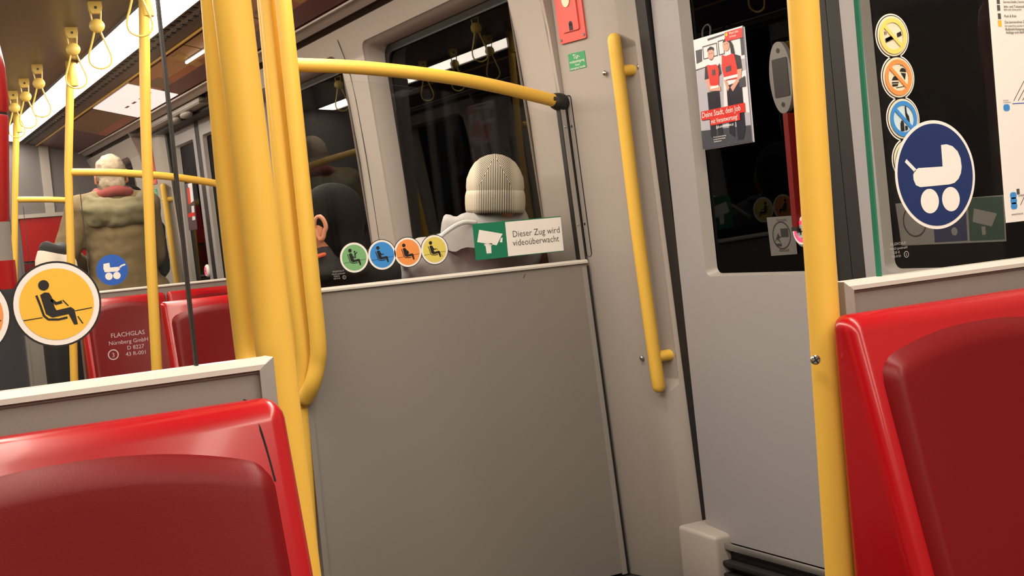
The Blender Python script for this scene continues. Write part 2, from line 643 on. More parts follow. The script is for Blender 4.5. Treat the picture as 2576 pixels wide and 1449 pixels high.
ads = [(4.55, 5.35), (5.37, 6.15), (6.17, 7.42), (7.45, 8.52), (8.55, 9.6)]
for i, (a, b) in enumerate(ads):
    lit = i == 3
    lab = ['brown and orange cove advert directly above the yellow rail on the front screen',
           'cove advert with a dark inset and a white lamp reflection beside the yellow post cluster',
           'brown and gold cove advert with maroon lower band, second before the end wall',
           'bright white cove advert with added glow, above the black sliding door',
           'plain olive cove advert closest to the grey end wall'][i]
    ad = empty('advert_panel', cove((a+b)/2, .5), lab, 'advert', 'cove adverts')
    base = [(a, .03), (b, .03), (b, .97), (a, .97)]
    mk('sheet', plate([base], lambda u, v, d: cove(u, v, d), 0, .003), 'adlit' if lit else 'adolive' if i == 4 else 'adpaper', ad, smooth=False)
    if lit:
        mk('lettering', join(*[plate([[(a+.1+.2*k, .5), (a+.2+.2*k, .5), (a+.2+.2*k, .55), (a+.1+.2*k, .55)]], lambda u, v, d: cove(u, v, -.0006)) for k in range(4)]), 'posterskin', ad, smooth=False)
    elif i == 4:
        mk('lower_band', plate([[(a, .74), (b, .74), (b, .97), (a, .97)]], lambda u, v, d: cove(u, v, -.0006)), 'adorange', ad, smooth=False)
    else:
        mk('lower_band', plate([[(a, .62), (b, .62), (b, .97), (a, .97)]], lambda u, v, d: cove(u, v, -.0006)), 'admaroon', ad, smooth=False)
        mk('orange_band', plate([[(a+.05, .5), (b-.05, .44), (b-.05, .62), (a+.05, .62)]], lambda u, v, d: cove(u, v, -.0009)), 'adorange', ad, smooth=False)
        mk('gold_stripe', plate([[(a+.18, .1), (a+.32, .1), (a+.42, .6), (a+.30, .6)]], lambda u, v, d: cove(u, v, -.0012)), 'adgold', ad, smooth=False)
        mk('olive_patch', plate([[(b-.35, .3), (b-.06, .26), (b-.06, .58), (b-.3, .6)]], lambda u, v, d: cove(u, v, -.0015)), 'adolive', ad, smooth=False)
tl = empty('cove_lamp', (1.70, 6.3, 2.085), 'short thin white tube lamp above a cove advert', 'light')
mk('tube', tube([(1.70, 6.02, 2.082), (1.70, 6.5, 2.082)], .007, 10), mat('thin_tube', (255, 245, 230), .4, emit=(255, 236, 205), estr=3.), tl)
mk('bracket', box(1.69, 1.71, 6.0, 6.52, 2.088, 2.096), 'vent', tl, smooth=False)

# walls -----------------------------------------------------------
OUT = .10


def hole_rings(y0, y1, z0, z1, r):
    """loft of the moulded window reveal: face edge, rounded shoulder, straight reveal"""
    V, Fc = [], []
    spec = [(0, 0, r), (.004, .012, r*.95), (.012, .016, r*.9), (.02, .105, r*.8)]
    n = None
    for ins, dep, rr in spec:
        lp = rrect(y0+ins, y1-ins, z0+ins, z1-ins, rr, 6)
        n = len(lp)
        V += [(WX(z)+dep, y, z) for y, z in lp]
    for i in range(len(spec)-1):
        for k in range(n):
            a, b = i*n+k, i*n+(k+1) % n
            Fc.append((a, b, b+n, a+n))
    return V, Fc


def grid_cut(loop, zs):
    return loop


def wall_sheet(y0, y1, holes, zt=1.985):
    """one smooth sheet following the curved side of the car, with window holes"""
    zz = [0, .4, .8, 1.0, 1.2, 1.45, 1.6, 1.7, 1.78, 1.86, 1.92, 1.96, zt]
    bm = bmesh.new()
    outer = [(y0, z) for z in zz]+[(y1, z) for z in reversed(zz)]
    loops = [outer]+holes
    V, Fc = plate(loops, lambda u, v, d: Vector((0, u, v)))
    bv = [bm.verts.new(v) for v in V]
    for f in Fc:
        try:
            bm.faces.new([bv[i] for i in f])
        except ValueError:
            pass
    for z in zz[1:-1]:
        bmesh.ops.bisect_plane(bm, geom=list(bm.verts)+list(bm.edges)+list(bm.faces), plane_co=(0, 0, z), plane_no=(0, 0, 1))
    for v in bm.verts:
        v.co.x = WX(v.co.z)
    return from_bm(bm)


W = [(3.69, 4.93), (5.19, 6.50)]
wall_r = empty('wall_right', (2.1, 4, 0), kind='structure')
holes = [rrect(a, b, .8, 1.905, .07, 6) for a, b in W]
g = wall_sheet(D2+.02, D3-.02, holes)
mk('wall_panel', g, 'gray', wall_r, sharp=50)
for a, b in W:
    mk('window_reveal', hole_rings(a, b, .8, 1.905, .07), 'gray', wall_r, sharp=60)
def wall_return(y, d):
    zz = [0, .5, 1.0, 1.45, 1.7, 1.86, 2.0, 2.03]
    V = [(WX(z), y+d*.02, z) for z in zz]+[(WX(z), y, z) for z in zz]+[(max(WX(z), WXL(z)+.03), y, z) for z in zz]
    n = len(zz)
    return V, [(r9*n+k, r9*n+k+1, (r9+1)*n+k+1, (r9+1)*n+k) for r9 in range(2) for k in range(n-1)]


RET = [(D2+.0075, 1), (D3-.0075, -1), (D4+.0075, 1), (D1-.0075, -1)]
for y, d in RET:
    mk('wall_return', wall_return(y, d), 'gray', wall_r, sharp=30)
sg = smooth_path([(WX(z)-.0006, 5.10+.012*math.sin((z-.8)*2), z) for z in (.75, 1.0, 1.3, 1.6, 1.8, 1.95)], 4)
mk('panel_joint', tube(sg, .0016, 6, None), 'black', wall_r)
mk('wall_panel', wall_sheet(D4+.02, YEND, [rrect(9.45, 10.55, .8, 1.88, .07, 6)]), 'gray', wall_r, sharp=50)
mk('wall_panel', wall_sheet(YBACK, D1-.02, []), 'gray', wall_r, sharp=50)
mk('window_reveal', hole_rings(9.45, 10.55, .8, 1.88, .07), 'gray', wall_r, sharp=60)
wall_l = empty('wall_left', (mirx(2.1), 4, 0), kind='structure')
flip = lambda g2: move(g2, lambda v: Vector((mirx(v.x), v.y, v.z)))
for y, d in RET:
    mk('wall_return', flip(wall_return(y, d)), 'gray', wall_l, sharp=30)
mk('wall_panel', flip(g), 'gray', wall_l, sharp=50)
for a, b in W:
    mk('window_reveal', flip(hole_rings(a, b, .8, 1.905, .07)), 'gray', wall_l, sharp=60)
LW = [(9.45, 10.55), (-.35, 1.0), (-2.0, -.7)]
mk('wall_panel', flip(wall_sheet(D4+.02, YEND, [rrect(9.45, 10.55, .8, 1.905, .07, 6)])), 'gray', wall_l, sharp=50)
mk('wall_panel', flip(wall_sheet(YBACK, D1-.02, [rrect(a, b, .8, 1.905, .07, 6) for a, b in LW[1:]])), 'gray', wall_l, sharp=50)
for a, b in LW:
    mk('window_reveal', flip(hole_rings(a, b, .8, 1.905, .07)), 'gray', wall_l, sharp=60)

wi = 0
for s in (0, 1):
    for a, b in W+([(9.45, 10.55)] if s == 0 else LW):
        wi += 1
        w = empty('window_%d' % wi, (2.14 if s == 0 else mirx(2.14), (a+b)/2, 1.35), kind='structure')
        zt = 1.88 if a > 9 and s == 0 else 1.905
        f = (lambda q: q) if s == 0 else flip
        WG = lambda z: WX(min(z, 1.7))+.088 if z < 1.7 else WX(1.7)+.088-(z-1.7)*.1
        outer = rrect(a+.018, b-.018, .818, zt-.018, .06, 5)
        inner = rrect(a+.05, b-.05, .85, zt-.05, .05, 5)
        mk('gasket', f(plate([outer, inner], lambda u, v, d: Vector((WG(v)+d, u, v)), -.012, .012)), 'rubber', w, smooth=False)
        mk('pane', f(plate([rrect(a+.04, b-.04, .84, zt-.04, .05, 5)], lambda u, v, d: Vector((2.112+.0*v-.035*(v-1.35)+d, u, v)), 0, .006)), 'winglass', w, smooth=False)

# end wall of the car with its red dado panel, and the wall behind the camera
ew = empty('wall_front', (XC, YEND, 0), kind='structure')
mk('wall_panel', box(mirx(2.2), 2.2, YEND, YEND+.04, 0, 2.2), 'endwall', ew, smooth=False)
mk('light_strip_panel', box(1.60, 1.67, YEND-.02, YEND, 1.58, 2.12), 'gray', ew, smooth=False)
mk('ledge', box(1.38, 2.0, YEND-.05, YEND, 1.555, 1.585), 'gray', ew, smooth=False)
mk('red_panel', box(1.40, 2.0, YEND-.035, YEND, 1.22, 1.552), 'red', ew, smooth=False)
mk('red_panel', box(1.40, 2.0, YEND-.02, YEND, 1.0, 1.2), 'redpad', ew, smooth=False)
mk('doorway', box(1.0, 1.37, YEND-.03, YEND, 0, 1.95), 'endwall', ew, smooth=False)
mk('door_pane', box(1.27, 1.33, YEND-.036, YEND-.03, 1.1, 1.85), 'black', ew, smooth=False)
bw = mk('wall_back', box(mirx(2.2), 2.2, YBACK-.04, YBACK, 0, 2.2), 'gray', smooth=False)
tag(bw, kind='structure')


# door pillars ----------------------------------------------------
def pillar(name, yfn):
    """moulded post between a screen and a door; a finger channel runs behind the grab handle"""
    prof = [(2.078, 3.475), (2.079, 3.465), (2.104, 3.33), (2.110, 3.30), (2.116, 3.215), (2.121, 3.195), (2.158, 3.138), (2.166, 3.13), (2.30, 3.13), (2.30, 3.475)]
    zs = [0, .6, 1.2, 1.8, 2.02]
    V, Fc = [], []
    n = len(prof)
    for z in zs:
        for x, y in prof:
            V.append((x-.0475*(z-.99), y, z))
    for i in range(len(zs)-1):
        for k in range(n):
            a, b = i*n+k, i*n+(k+1) % n
            Fc.append((a, b, b+n, a+n))
    Fc.append(tuple(range(n))[::-1])
    Fc.append(tuple((len(zs)-1)*n+k for k in range(n)))
    me = bpy.data.meshes.new('p')
    me.from_pydata(V, [], Fc)
    ob = bpy.data.objects.new('p', me)
    COL.objects.link(ob)
    cut = []
    # channel: leaning slot with sloped scoops at both ends
    y0, y1 = 3.158, 3.226
    zb, zt2 = .575, 1.645
    sec = [(zb, .0), (zb+.05, .034), (zt2-.05, .034), (zt2, .0)]
    CV, CF = [], []
    for z, dep in sec:
        x = 2.100-.0475*(z-.99)
        CV += [(x+.022+dep-.012, y1, z), (x+.024+dep-.004, y0, z), (x-.15, y0-.03, z), (x-.15, y1, z)]
    for i in range(3):
        for k in range(4):
            a, b = i*4+k, i*4+(k+1) % 4
            CF.append((a, b, b+4, a+4))
    CF += [(3, 2, 1, 0), (12, 13, 14, 15)]
    bm = bmesh.new()
    bv = [bm.verts.new(v) for v in CV]
    for f in CF:
        bm.faces.new([bv[i] for i in f])
    bmesh.ops.recalc_face_normals(bm, faces=bm.faces)
    cm = bpy.data.meshes.new('c')
    bm.to_mesh(cm)
    bm.free()
    bm = bmesh.new()
    bm.from_mesh(me)
    bmesh.ops.recalc_face_normals(bm, faces=bm.faces)
    bm.to_mesh(me)
    bm.free()
    co = bpy.data.objects.new('c', cm)
    COL.objects.link(co)
    bo = ob.modifiers.new('b', 'BOOLEAN')
    bo.object = co
    bo.operation = 'DIFFERENCE'
    bo.solver = 'EXACT'
    bv2 = ob.modifiers.new('v', 'BEVEL')
    bv2.width = .006
    bv2.segments = 3
    bv2.limit_method = 'ANGLE'
    bv2.angle_limit = math.radians(14)
    dg = bpy.context.evaluated_depsgraph_get()
    m2 = bpy.data.meshes.new_from_object(ob.evaluated_get(dg))
    gg = [v.co.copy() for v in m2.vertices], [tuple(p.vertices) for p in m2.polygons]
    bpy.data.objects.remove(ob)
    bpy.data.objects.remove(co)
    p = empty(name, (2.1, yfn(3.3), 0), kind='structure')
    mv = lambda g2: move(g2, lambda v: Vector((v.x, yfn(v.y), v.z)))
    mk('pillar_shell', mv(gg), 'gray', p, sharp=40)
    mk('foot_block', mv(box(2.09, 2.24, 2.972, 3.125, 0, .215, .012, 3, fn=lambda c: Vector((c.x+(.02 if c.x < 2.15 and c.y < 3.05 else 0), c.y, c.z-(.016 if c.y < 3.05 and c.z > .1 else 0))))), 'gray', p, sharp=40)
    mk('seal', mv(box(2.150, 2.2, 3.086, 3.135, 0, 2.0, fn=lambda c: Vector((c.x-.0475*(c.z-.99), c.y, c.z)))), 'rubber', p, smooth=False)
    for px, py, yy in ((1521, 184, 3.305), (1607, 168, 3.15), (1614, 901, 3.30), (1703, 892, 3.145), (1751, 1269, 3.14)):
        q = at(px, py, Y=yy)
        q.x = {3.305: 2.105, 3.15: 2.152, 3.30: 2.1065, 3.145: 2.1535, 3.14: 2.156}[yy]-.0475*(q.z-.99)
        q = at(px, py, X=q.x)
        mk('screw', mv(ball(q, (.006, .008, .008), 12, 8)), 'steel', p)
    return p


p1 = pillar('trim_1', lambda y: y)
p2 = pillar('trim_2', lambda y: y+D4-D2)
p3 = pillar('trim_3', lambda y: (D3+D4)-(y+D4-D2))
p4 = pillar('trim_4', lambda y: (D1+D2)-y)
for i, p in enumerate((p1, p2, p3, p4)):
    c = copy_tree(p, (mirx(2.1), p.location.y, 0), -1)
    c.name = 'trim_%d' % (i+5)


# doors -----------------------------------------------------------
def door(name, yc):
    d = empty(name, (2.15, yc, 0), kind='structure')
    k = lambda c: Vector((c[0]-.02*(c[2]-.99), c[1], c[2]))
    for s in (-1, 1):
        ya, yb = (.05, .70)
        za, zb = .175, 2.0
        wy0, wy1, wz0, wz1 = .115, .575, .925, 1.86
        f = lambda u, v, dd: k((2.146+dd, yc+s*u, v))
        outer = [(ya, za), (yb, za), (yb, zb), (ya, zb)]
        hole = rrect(wy0, wy1, wz0, wz1, .02, 4)
        leaf = mk('door_leaf', plate([outer, hole], f, 0, .035), 'door', d, smooth=False)
        # bevelled inner edge of the window opening
        V, Fc = [], []
        for ins, dep in ((-.0, 0), (.018, .024)):
            lp = rrect(wy0+ins*.2-.018+.018, wy1, wz0, wz1, .02, 4) if ins == 0 else rrect(wy0+.008, wy1-.022, wz0+.006, wz1-.01, .02, 4)
            V += [f(u, v, dep) for u, v in lp]
        n = len(V)//2
        for q in range(n):
            Fc.append((q, (q+1) % n, n+(q+1) % n, n+q))
        mk('window_bevel', (V, Fc), 'frame', leaf)
        mk('window_pane', plate([rrect(wy0, wy1, wz0, wz1, .02, 4)], f, .026, .032), 'winglass', leaf, smooth=False)
        mk('edge_rubber', box(2.150, 2.19, yc+s*.001, yc+s*.05, .175, 2.0, fn=k), 'rubber', leaf, smooth=False)
        mk('bottom_strip', box(2.140, 2.15, yc+s*.05, yc+s*.70, .160, .178, .003), 'alu', leaf)
    mk('door_sill', box(2.10, 2.25, yc-.75, yc+.75, 0, .03), 'darksteel', d, smooth=False)
    mk('lower_seal', box(2.16, 2.19, yc-.70, yc+.70, .03, .165), 'black', d, smooth=False)
    mk('brush_seal', join(*[box(2.13, 2.16, yc-.70, yc+.70, .045+.035*i, .06+.035*i, .004) for i in range(3)]), 'rubber', d)['kind'] = 'stuff'
    mk('door_header', box(2.03, 2.2, yc-.72, yc+.72, 1.955, 2.05), 'black', d, smooth=False)
    mk('header_cover', box(1.96, 2.04, yc-.74, yc+.74, 1.975, 2.02, .01), 'gray', d)
    return d


door1 = door('door_1', 2.38)
door2 = door('door_2', 8.065)
for i, (dd, yy) in enumerate(((door1, 2.38), (door2, 8.065))):
    c = copy_tree(dd, (mirx(2.15), yy, 0), -1)
    c.name = 'door_%d' % (i+3)
for yy in (7.72, 8.0):
    b = empty('door_latch', (1.99, yy, 1.96), 'grey rounded latch cover hanging under the door header, ' + ('left' if yy > 7.9 else 'right') + ' one of two', 'cover')
    mk('shell', ball((1.985, yy, 1.962), (.03, .1, .022), 18, 10), 'gray', b)


# ------------------------------------------------------------------ draught screens
RAIL = [at(*p, Y=D2) for p in ((760, 165), (900, 173), (1100, 196), (1250, 222), (1405, 256))]


def screen(Y, label, edge='darkedge', XA=1.136):
    edgemat = 'frame' if edge == 'gedge' else 'panel'
    s = empty('screen_partition', ((XA+2.1)/2, Y, 0), label, 'partition', 'draught screens beside the doors')
    fx = lambda u, v, d: Vector((u if u < 2 else WXL(v)-.002, Y+d, v))
    mk('panel', plate([[(XA+.014, 0.01), (2.1, .01), (2.1, .981), (XA+.014, .981)]], fx, -.010, .010), 'panel', s, smooth=False)
    mk('end_stile', plate([[(XA, .005), (XA+.016, .005), (XA+.016, .981), (XA, PT)]], fx, -.0165, .0165), edgemat, s, smooth=False)
    st = [(2.05, .005), (2.1, .005), (2.1, .97), (2.05, .97)]
    mk('wall_stile', plate([st], lambda u, v, d: Vector((WXL(v)-.002-(.022 if u < 2.08 else 0), Y+d, v)), -.013, .013), 'frame', s, smooth=False)
    pr = [(-.0165, .981), (-.0165, .9865), (-.010, PT), (.010, PT), (.0165, .9865), (.0165, .981)]
    rv = [(XA+(.016 if z < .984 else .009 if z < .99 else 0), Y+y, z) for y, z in pr]+[(2.1 if z > .98 else WXL(z), Y+y, z) for y, z in pr]
    mk('top_rail', ([(min(x, WXL(z)-.002), y, z) for x, y, z in rv], [(k, (k+1) % 6, 6+(k+1) % 6, 6+k) for k in range(6)]+[(5, 4, 3, 2, 1, 0), (6, 7, 8, 9, 10, 11)]), 'framelight', s, smooth=False)
    mk('rail_groove', box(XA+.016, 2.07, Y-.0125, Y-.0095, .9775, .981), 'gap', s, smooth=False)
    mk('wall_joint', box(2.0, 2.1, Y-.0165, Y-.0135, .005, PT-.02, fn=lambda c: Vector((WXL(c.z)-(.007 if c.x < 2.05 else .001), c.y, c.z))), 'rubber', s, smooth=False)
    top = [(p.x, p.z-.035) for p in RAIL]
    gl = [(XA+.078, PT), (2.1, PT)]+[(WXL(1.44)-.03, 1.44)]+[(x, z) for x, z in reversed(top[1:-1])]+[(XA+.078, top[0][1]-.01)]
    gf = lambda u, v, d: Vector((u if u < 2.06 else WXL(v)-.012, Y+d, v))
    pane = mk('glass_pane', plate([gl], gf, -.004, .004), 'glass', s, smooth=False)
    mk('glass_edge', box(XA+.0755, XA+.0785, Y-.004, Y+.004, PT, top[0][1]-.01), edge, s, smooth=False)
    for nm, xa, xb, mm in (('clamp_edge', -.026, -.0235, 'rubber'), ('clamp_strip', -.0235, -.007, 'frame'), ('glass_channel', -.007, -.001, 'rubber')):
        mk(nm, box(2.0, 2.1, Y-.011, Y+.011, PT, 1.475 if nm == 'glass_channel' else 1.462, fn=lambda c: Vector((WXL(c.z)+(xa if c.x < 2.05 else xb), c.y, c.z))), mm, s, smooth=False)
    for zz in (1.40, 1.10):
        mk('screw', disc3((WXL(zz)-.015, Y-.011, zz), (0, -1, 0), .004, .002, 12), 'steel', s)
    return s


sR1 = screen(D1, 'grey screen with prohibition stickers and pram sign on its glass', 'gedge', 1.172)
sR2 = screen(D2, 'large grey screen panel under the video surveillance sign')
sR3 = screen(D3, 'distant grey screen with a plain blue pram sticker on its glass')
sR4 = screen(D4, 'farthest grey screen, in front of the red end wall panel')
# screens left of the aisle are mirror copies
lft = 'mirror'
XM = mirx((XA+2.1)/2)
sL1 = copy_tree(sR1, (XM+.028, 1.345, 0), -1, 'grey screen behind the left red seat, yellow priority sticker on glass')
for ch in sL1.children:
    if ch.name.startswith('glass_edge'):
        ch.data = ch.data.copy()
        ch.data.materials[0] = M['darkedge']
sL3 = copy_tree(sR3, (XM, D3, 0), -1, 'grey screen on the far side of the aisle, mirrored in the dark window')
sL4 = copy_tree(sR4, (XM, D4, 0), -1, 'last grey screen on the far side of the aisle by the end wall')
dark = mat('scuff', (70, 60, 54), .7)
mk('scuff_mark', plate([[(1.845, .957), (1.853, .968), (1.856, .969), (1.849, .957)]], lambda u, v, d: Vector((u, D2-.0108, v))), dark, sR2, smooth=False)

# ------------------------------------------------------------------ yellow poles
def pole(label, lower, strands, name='grab_pole', group='yellow floor to ceiling poles'):
    b = lower[0]
    r = empty(name, (b[0], b[1], 0), label, 'pole', group)
    mk('tube', tube([Vector(p) for p in lower], .0205, 20, None), 'yellow', r)
    for i, s in enumerate(strands):
        mk('bowed_handle', tube(smooth_path(s, 6), .0225, 20), 'yellow', r)
    mk('floor_flange', disc3((b[0], b[1], 0), (0, 0, 1), .045, .012), 'yellow', r)
    e = lower[-1]
    mk('ceiling_sleeve', disc3((e[0], e[1], 2.18), (0, 0, -1), .027, .13, bev=.05), 'yellow', r)
    return r


# right hand pole by the near screen
a, b2 = at(2020, 0, Y=1.325), at(2116, 1449, Y=1.325)
dv = (b2-a)/(b2.z-a.z)
pt = lambda z: a+dv*(z-a.z)
poleR1 = pole('straight yellow pole with one screw beside the right red seat', [pt(0), pt(1.1), pt(2.18)], [])
sc = at(2050, 905, Y=1.303)
sn = Vector((-.35, -.93, 0)).normalized()
st2 = Vector((.93, -.35, 0)).normalized()
mk('screw', disc3(sc, sn, .0062, .0045, 16), 'steel', poleR1)
for a9 in (.5, .5+pi/2):
    d9 = st2*math.cos(a9)+Vector((0, 0, 1))*math.sin(a9)
    mk('screw_slot', tube([sc+sn*.0042-d9*.004, sc+sn*.0042+d9*.004], .0011, 6), 'black', poleR1)
# left near pole: straight tube plus a bowed strand behind it
a, b2 = at(583, 0, Y=1.385), at(692, 890, Y=1.385)
dv = (b2-a)/(b2.z-a.z)
poleL1 = pole('thick yellow pole, middle one of the cluster beside the left red seat',
              [a+dv*(0-a.z), a+dv*(1.1-a.z), a+dv*(2.18-a.z)],
              [[at(690, 1010, Y=1.40), at(655, 960, Y=1.43), at(641, 880, Y=1.45), at(620, 700, Y=1.45), at(598, 500, Y=1.45), at(575, 240, Y=1.45), at(556, 0, Y=1.45), at(545, -150, Y=1.45), at(548, -420, Y=1.43), at(535, -520, Y=1.40)]])
# far screen pole: two strands swelling out of a single lower tube
def polecluster(dy, label):
    o = Vector((0, dy, 0))
    lo = [at(800, 1620, Y=D2), at(786, 1449, Y=D2), at(764, 1100, Y=D2), at(757, 1000, Y=D2)]
    dirv = (lo[0]-lo[1])/(lo[0].z-lo[1].z)
    base = lo[1]+dirv*(0-lo[1].z)
    A = [at(760, 1010, Y=3.46), at(766, 950, Y=3.45), at(767, 880, Y=3.44), at(748, 720, Y=3.44), at(723, 500, Y=3.44), at(697, 240, Y=3.44), at(673, 0, Y=3.44), at(655, -150, Y=3.44), at(640, -270, Y=3.45)]
    B = [at(768, 1002, Y=3.44), at(786, 965, Y=3.41), at(798, 915, Y=3.40), at(800, 860, Y=3.39), at(784, 700, Y=3.385), at(764, 500, Y=3.385), at(737, 240, Y=3.385), at(712, 0, Y=3.385), at(696, -150, Y=3.39), at(650, -270, Y=3.43)]
    return pole(label, [base+o, lo[1]+o, lo[2]+o, lo[3]+o, at(640, -280, Y=D2)+o, at(632, -330, Y=D2)+o], [[p+o for p in A], [p+o for p in B]])


poleR2 = polecluster(0, 'yellow pole with twin bowed handles, in front of the large grey panel')


def straight(px, label, Y):
    pts = [at(x, y, Y=Y) for x, y in px]
    d0 = (pts[1]-pts[0])/(pts[1].z-pts[0].z)
    d1 = (pts[-1]-pts[-2])/(pts[-1].z-pts[-2].z)
    lo = pts[0]+d0*(0-pts[0].z)
    hi = pts[-1]+d1*(2.18-pts[-1].z)
    return pole(label, [lo]+pts+[hi], [])


poleA = straight([(394, 915), (380, 648), (366, 300), (362, 0)], 'slim yellow pole passing in front of the red seat backs', 5.1)
poleR3 = straight([(178, 640), (172, 430), (177, 180)], 'slim yellow pole left of the grey haired man', D3)
poleR4 = straight([(37, 660), (38, 480), (41, 310)], 'farthest slim yellow pole by the left edge of the view', D4)
# poles across the aisle, seen in the dark windows
for i, Y in enumerate((D2, D3, D4)):
    lab = ['yellow pole across the aisle beside the red cylinder', 'yellow pole across the aisle, reflected in the window', 'yellow pole across the aisle by the end wall'][i]
    if i == 0:
        continue
    straight_pts = [Vector((mirx(1.13), Y, .9)), Vector((mirx(1.14), Y, 1.5))]
    pl = pole(lab, [(mirx(1.12), Y, 0)]+straight_pts+[(mirx(1.19), Y, 2.18)], [])


# handrails above the screens
def rail(label, dy=0, mir=False):
    o = Vector((0, dy, 0))
    pts = [p+o for p in RAIL]
    pts[0] = pts[0]-Vector((.05, 0, -.004))
    if mir:
        pts = [Vector((mirx(p.x), p.y, p.z)) for p in pts]
    r = empty('handrail', pts[-1], label, 'handrail', 'curved handrails above the screens')
    bow = [(p+Vector((0, -.03*math.sin(pi*i/(len(pts)-1)), 0))) for i, p in enumerate(pts)]
    mk('tube', tube(smooth_path(bow, 8), .0195, 18, None), 'yellow', r)
    ax = (bow[-1]-bow[-2]).normalized()
    mk('end_cap', tube([bow[-1]-ax*.004, bow[-1]+ax*.012], .027, 20), 'rubber', r)
    sp = bow[-1]-ax*.025
    mk('screw', disc3(sp+Vector((0, -.0175, .002)), (0, -1, 0), .0065, .004, 14), 'darksteel', r)
    return r


rail('curved yellow handrail with black end cap above the video sign')
rail('curved yellow handrail crossing the grey haired man', D3-D2)
rail('short looking yellow handrail farthest down the car', D4-D2)
rail('yellow handrail across the aisle, seen only as a window reflection', D3-D2, True)


# grab handles on the door pillars
def handle(label, yfn):
    k = lambda v: Vector((v.x, yfn(v.y), v.z))
    pts = [at(1545, 100, Y=3.2), at(1570, 300, Y=3.2), at(1601, 560, Y=3.2), at(1633, 800, Y=3.2), at(1657, 972, Y=3.2)]
    pts = [Vector((p.x, p.y, p.z)) for p in pts]
    r = empty('grab_bar', k(pts[-1]), label, 'handle', 'yellow grab handles on the door pillars')
    mk('grip', tube([k(p) for p in smooth_path(pts, 4)], .0195, 18), 'yellow', r)
    for px, py in ((1562, 178), (1651, 897)):
        p = at(px, py, Y=3.2)
        q = p+Vector((.055, -.012, 0))
        mk('standoff', tube([k(p), k(q)], .0165, 14, None), 'yellow', r)
    return r


handle('upright yellow grab handle on the grey pillar beside the black door', lambda y: y)
handle('distant yellow grab handle left of the far sliding door', lambda y: y+D4-D2)
handle('distant yellow grab handle hidden behind the pole cluster, right of far door', lambda y: (D3+D4)-(y+D4-D2))


# clamp profile on the pillar beside the far screen's glass, then the release box and its label
def pframe(dy=0):
    """frame on the pillar's broad face: u along the face towards the door, v up"""
    U = Vector((.025, -.135, 0)).normalized()
    V = Vector((-.0475, 0, 1)).normalized()
    N = V.cross(U).normalized()*-1
    if N.x > 0:
        N = -N
    return Vector((2.079-.0475*(1.6-.99), 3.465+dy, 1.6)), U, V, N


for pp, dy in ((p1, 0), (p2, D4-D2)):
    o, U, V, N = pframe(dy)
    fl = Flat(pp, o, U, V, N)
    fl.add('clamp_outline', [rrect(-.002, .024, -.60, -.105, .011, 4)], 'rubber', 5, thick=.002)
    fl.add('clamp_strip', [rrect(.003, .0215, -.60, -.1085, .009, 4)], 'frame', 8, thick=.002)
    for vv in (-.20, -.50):
        fl.add('clamp_screw', [circle(.012, vv, .004, 12)], 'steel', 11, thick=.001)


def onface(px, py, dy=0):
    o, U, V, N = pframe(0)
    d = at(px, py, Y=1.)-Vector((0, 0, ZC))
    k = (o-Vector((0, 0, ZC))).dot(N)/d.dot(N)
    p = Vector((0, 0, ZC))+d*k-o
    return p.dot(U), p.dot(V)


def redbox(dy, label):
    o, U, V, N = pframe(dy)
    u0, v0 = onface(1413, 112)
    u1, _ = onface(1479, 97)
    r = empty('emergency_release', o+U*(u0+u1)/2+V*(v0+.2), label, 'box', 'red door release boxes')
    fl = Flat(r, o, U, V, N)
    H = .30
    fl.add('back_plate', [rrect(u0, u1, v0, v0+H, .006, 3)], 'redbox', 20, thick=.006)
    w = u1-u0
    fl.add('flap', [rrect(u0+.022, u1-.022, v0+.03, v0+H-.03, .006, 3)], 'redbox', 34, thick=.006)
    uc = (u0+u1)/2
    fl.add('keyhole', [circle(uc+.004, v0+.052, .008, 16), [(uc-.004, v0+.032), (uc+.012, v0+.032), (uc+.012, v0+.052), (uc-.004, v0+.052)]], 'ink', 36)
    fl.add('knob', [circle(uc-.004, v0+.125, .017, 24, .022)], 'cream', 42, thick=.003)
    for uu in (u0+.008, u1-.008):
        fl.add('screw', [circle(uu, v0+.012, .0045, 14)], 'steel', 27, thick=.002)
    return r


redbox(0, 'red emergency release box at the top of the grey pillar')
redbox(D4-D2, 'distant red emergency release box on the far door pillar')


def greenlabel(dy, label):
    o, U, V, N = pframe(dy)
    u0, v1 = onface(1429, 137)
    u1, v0 = onface(1476, 168)
    r = empty('door_release_label', o+U*(u0+u1)/2+V*(v0+v1)/2, label, 'label', 'green door release labels')
    fl = Flat(r, o, U, V, N)
    fl.add('sheet', [[(u0, v0), (u1, v0), (u1, v1), (u0, v1)]], 'dgreen', 4, thick=.001)
    uc = (u0+u1)/2
    fl.text('lettering', [('Tür-', uc, v1-.018, .02, 'CENTER', .85, 0), ('notbetätigung', uc, v1-.029, .0115, 'CENTER', 1.05, 0), ('Door', uc, v1-.039, .0095, 'CENTER', 1., 0), ('emergency handle', uc, v1-.048, .0095, 'CENTER', .98, 0)], 'white', 6)
    return r


greenlabel(0, 'green door release label below the red box on the near pillar')
greenlabel(D4-D2, 'tiny green label below the distant red box')


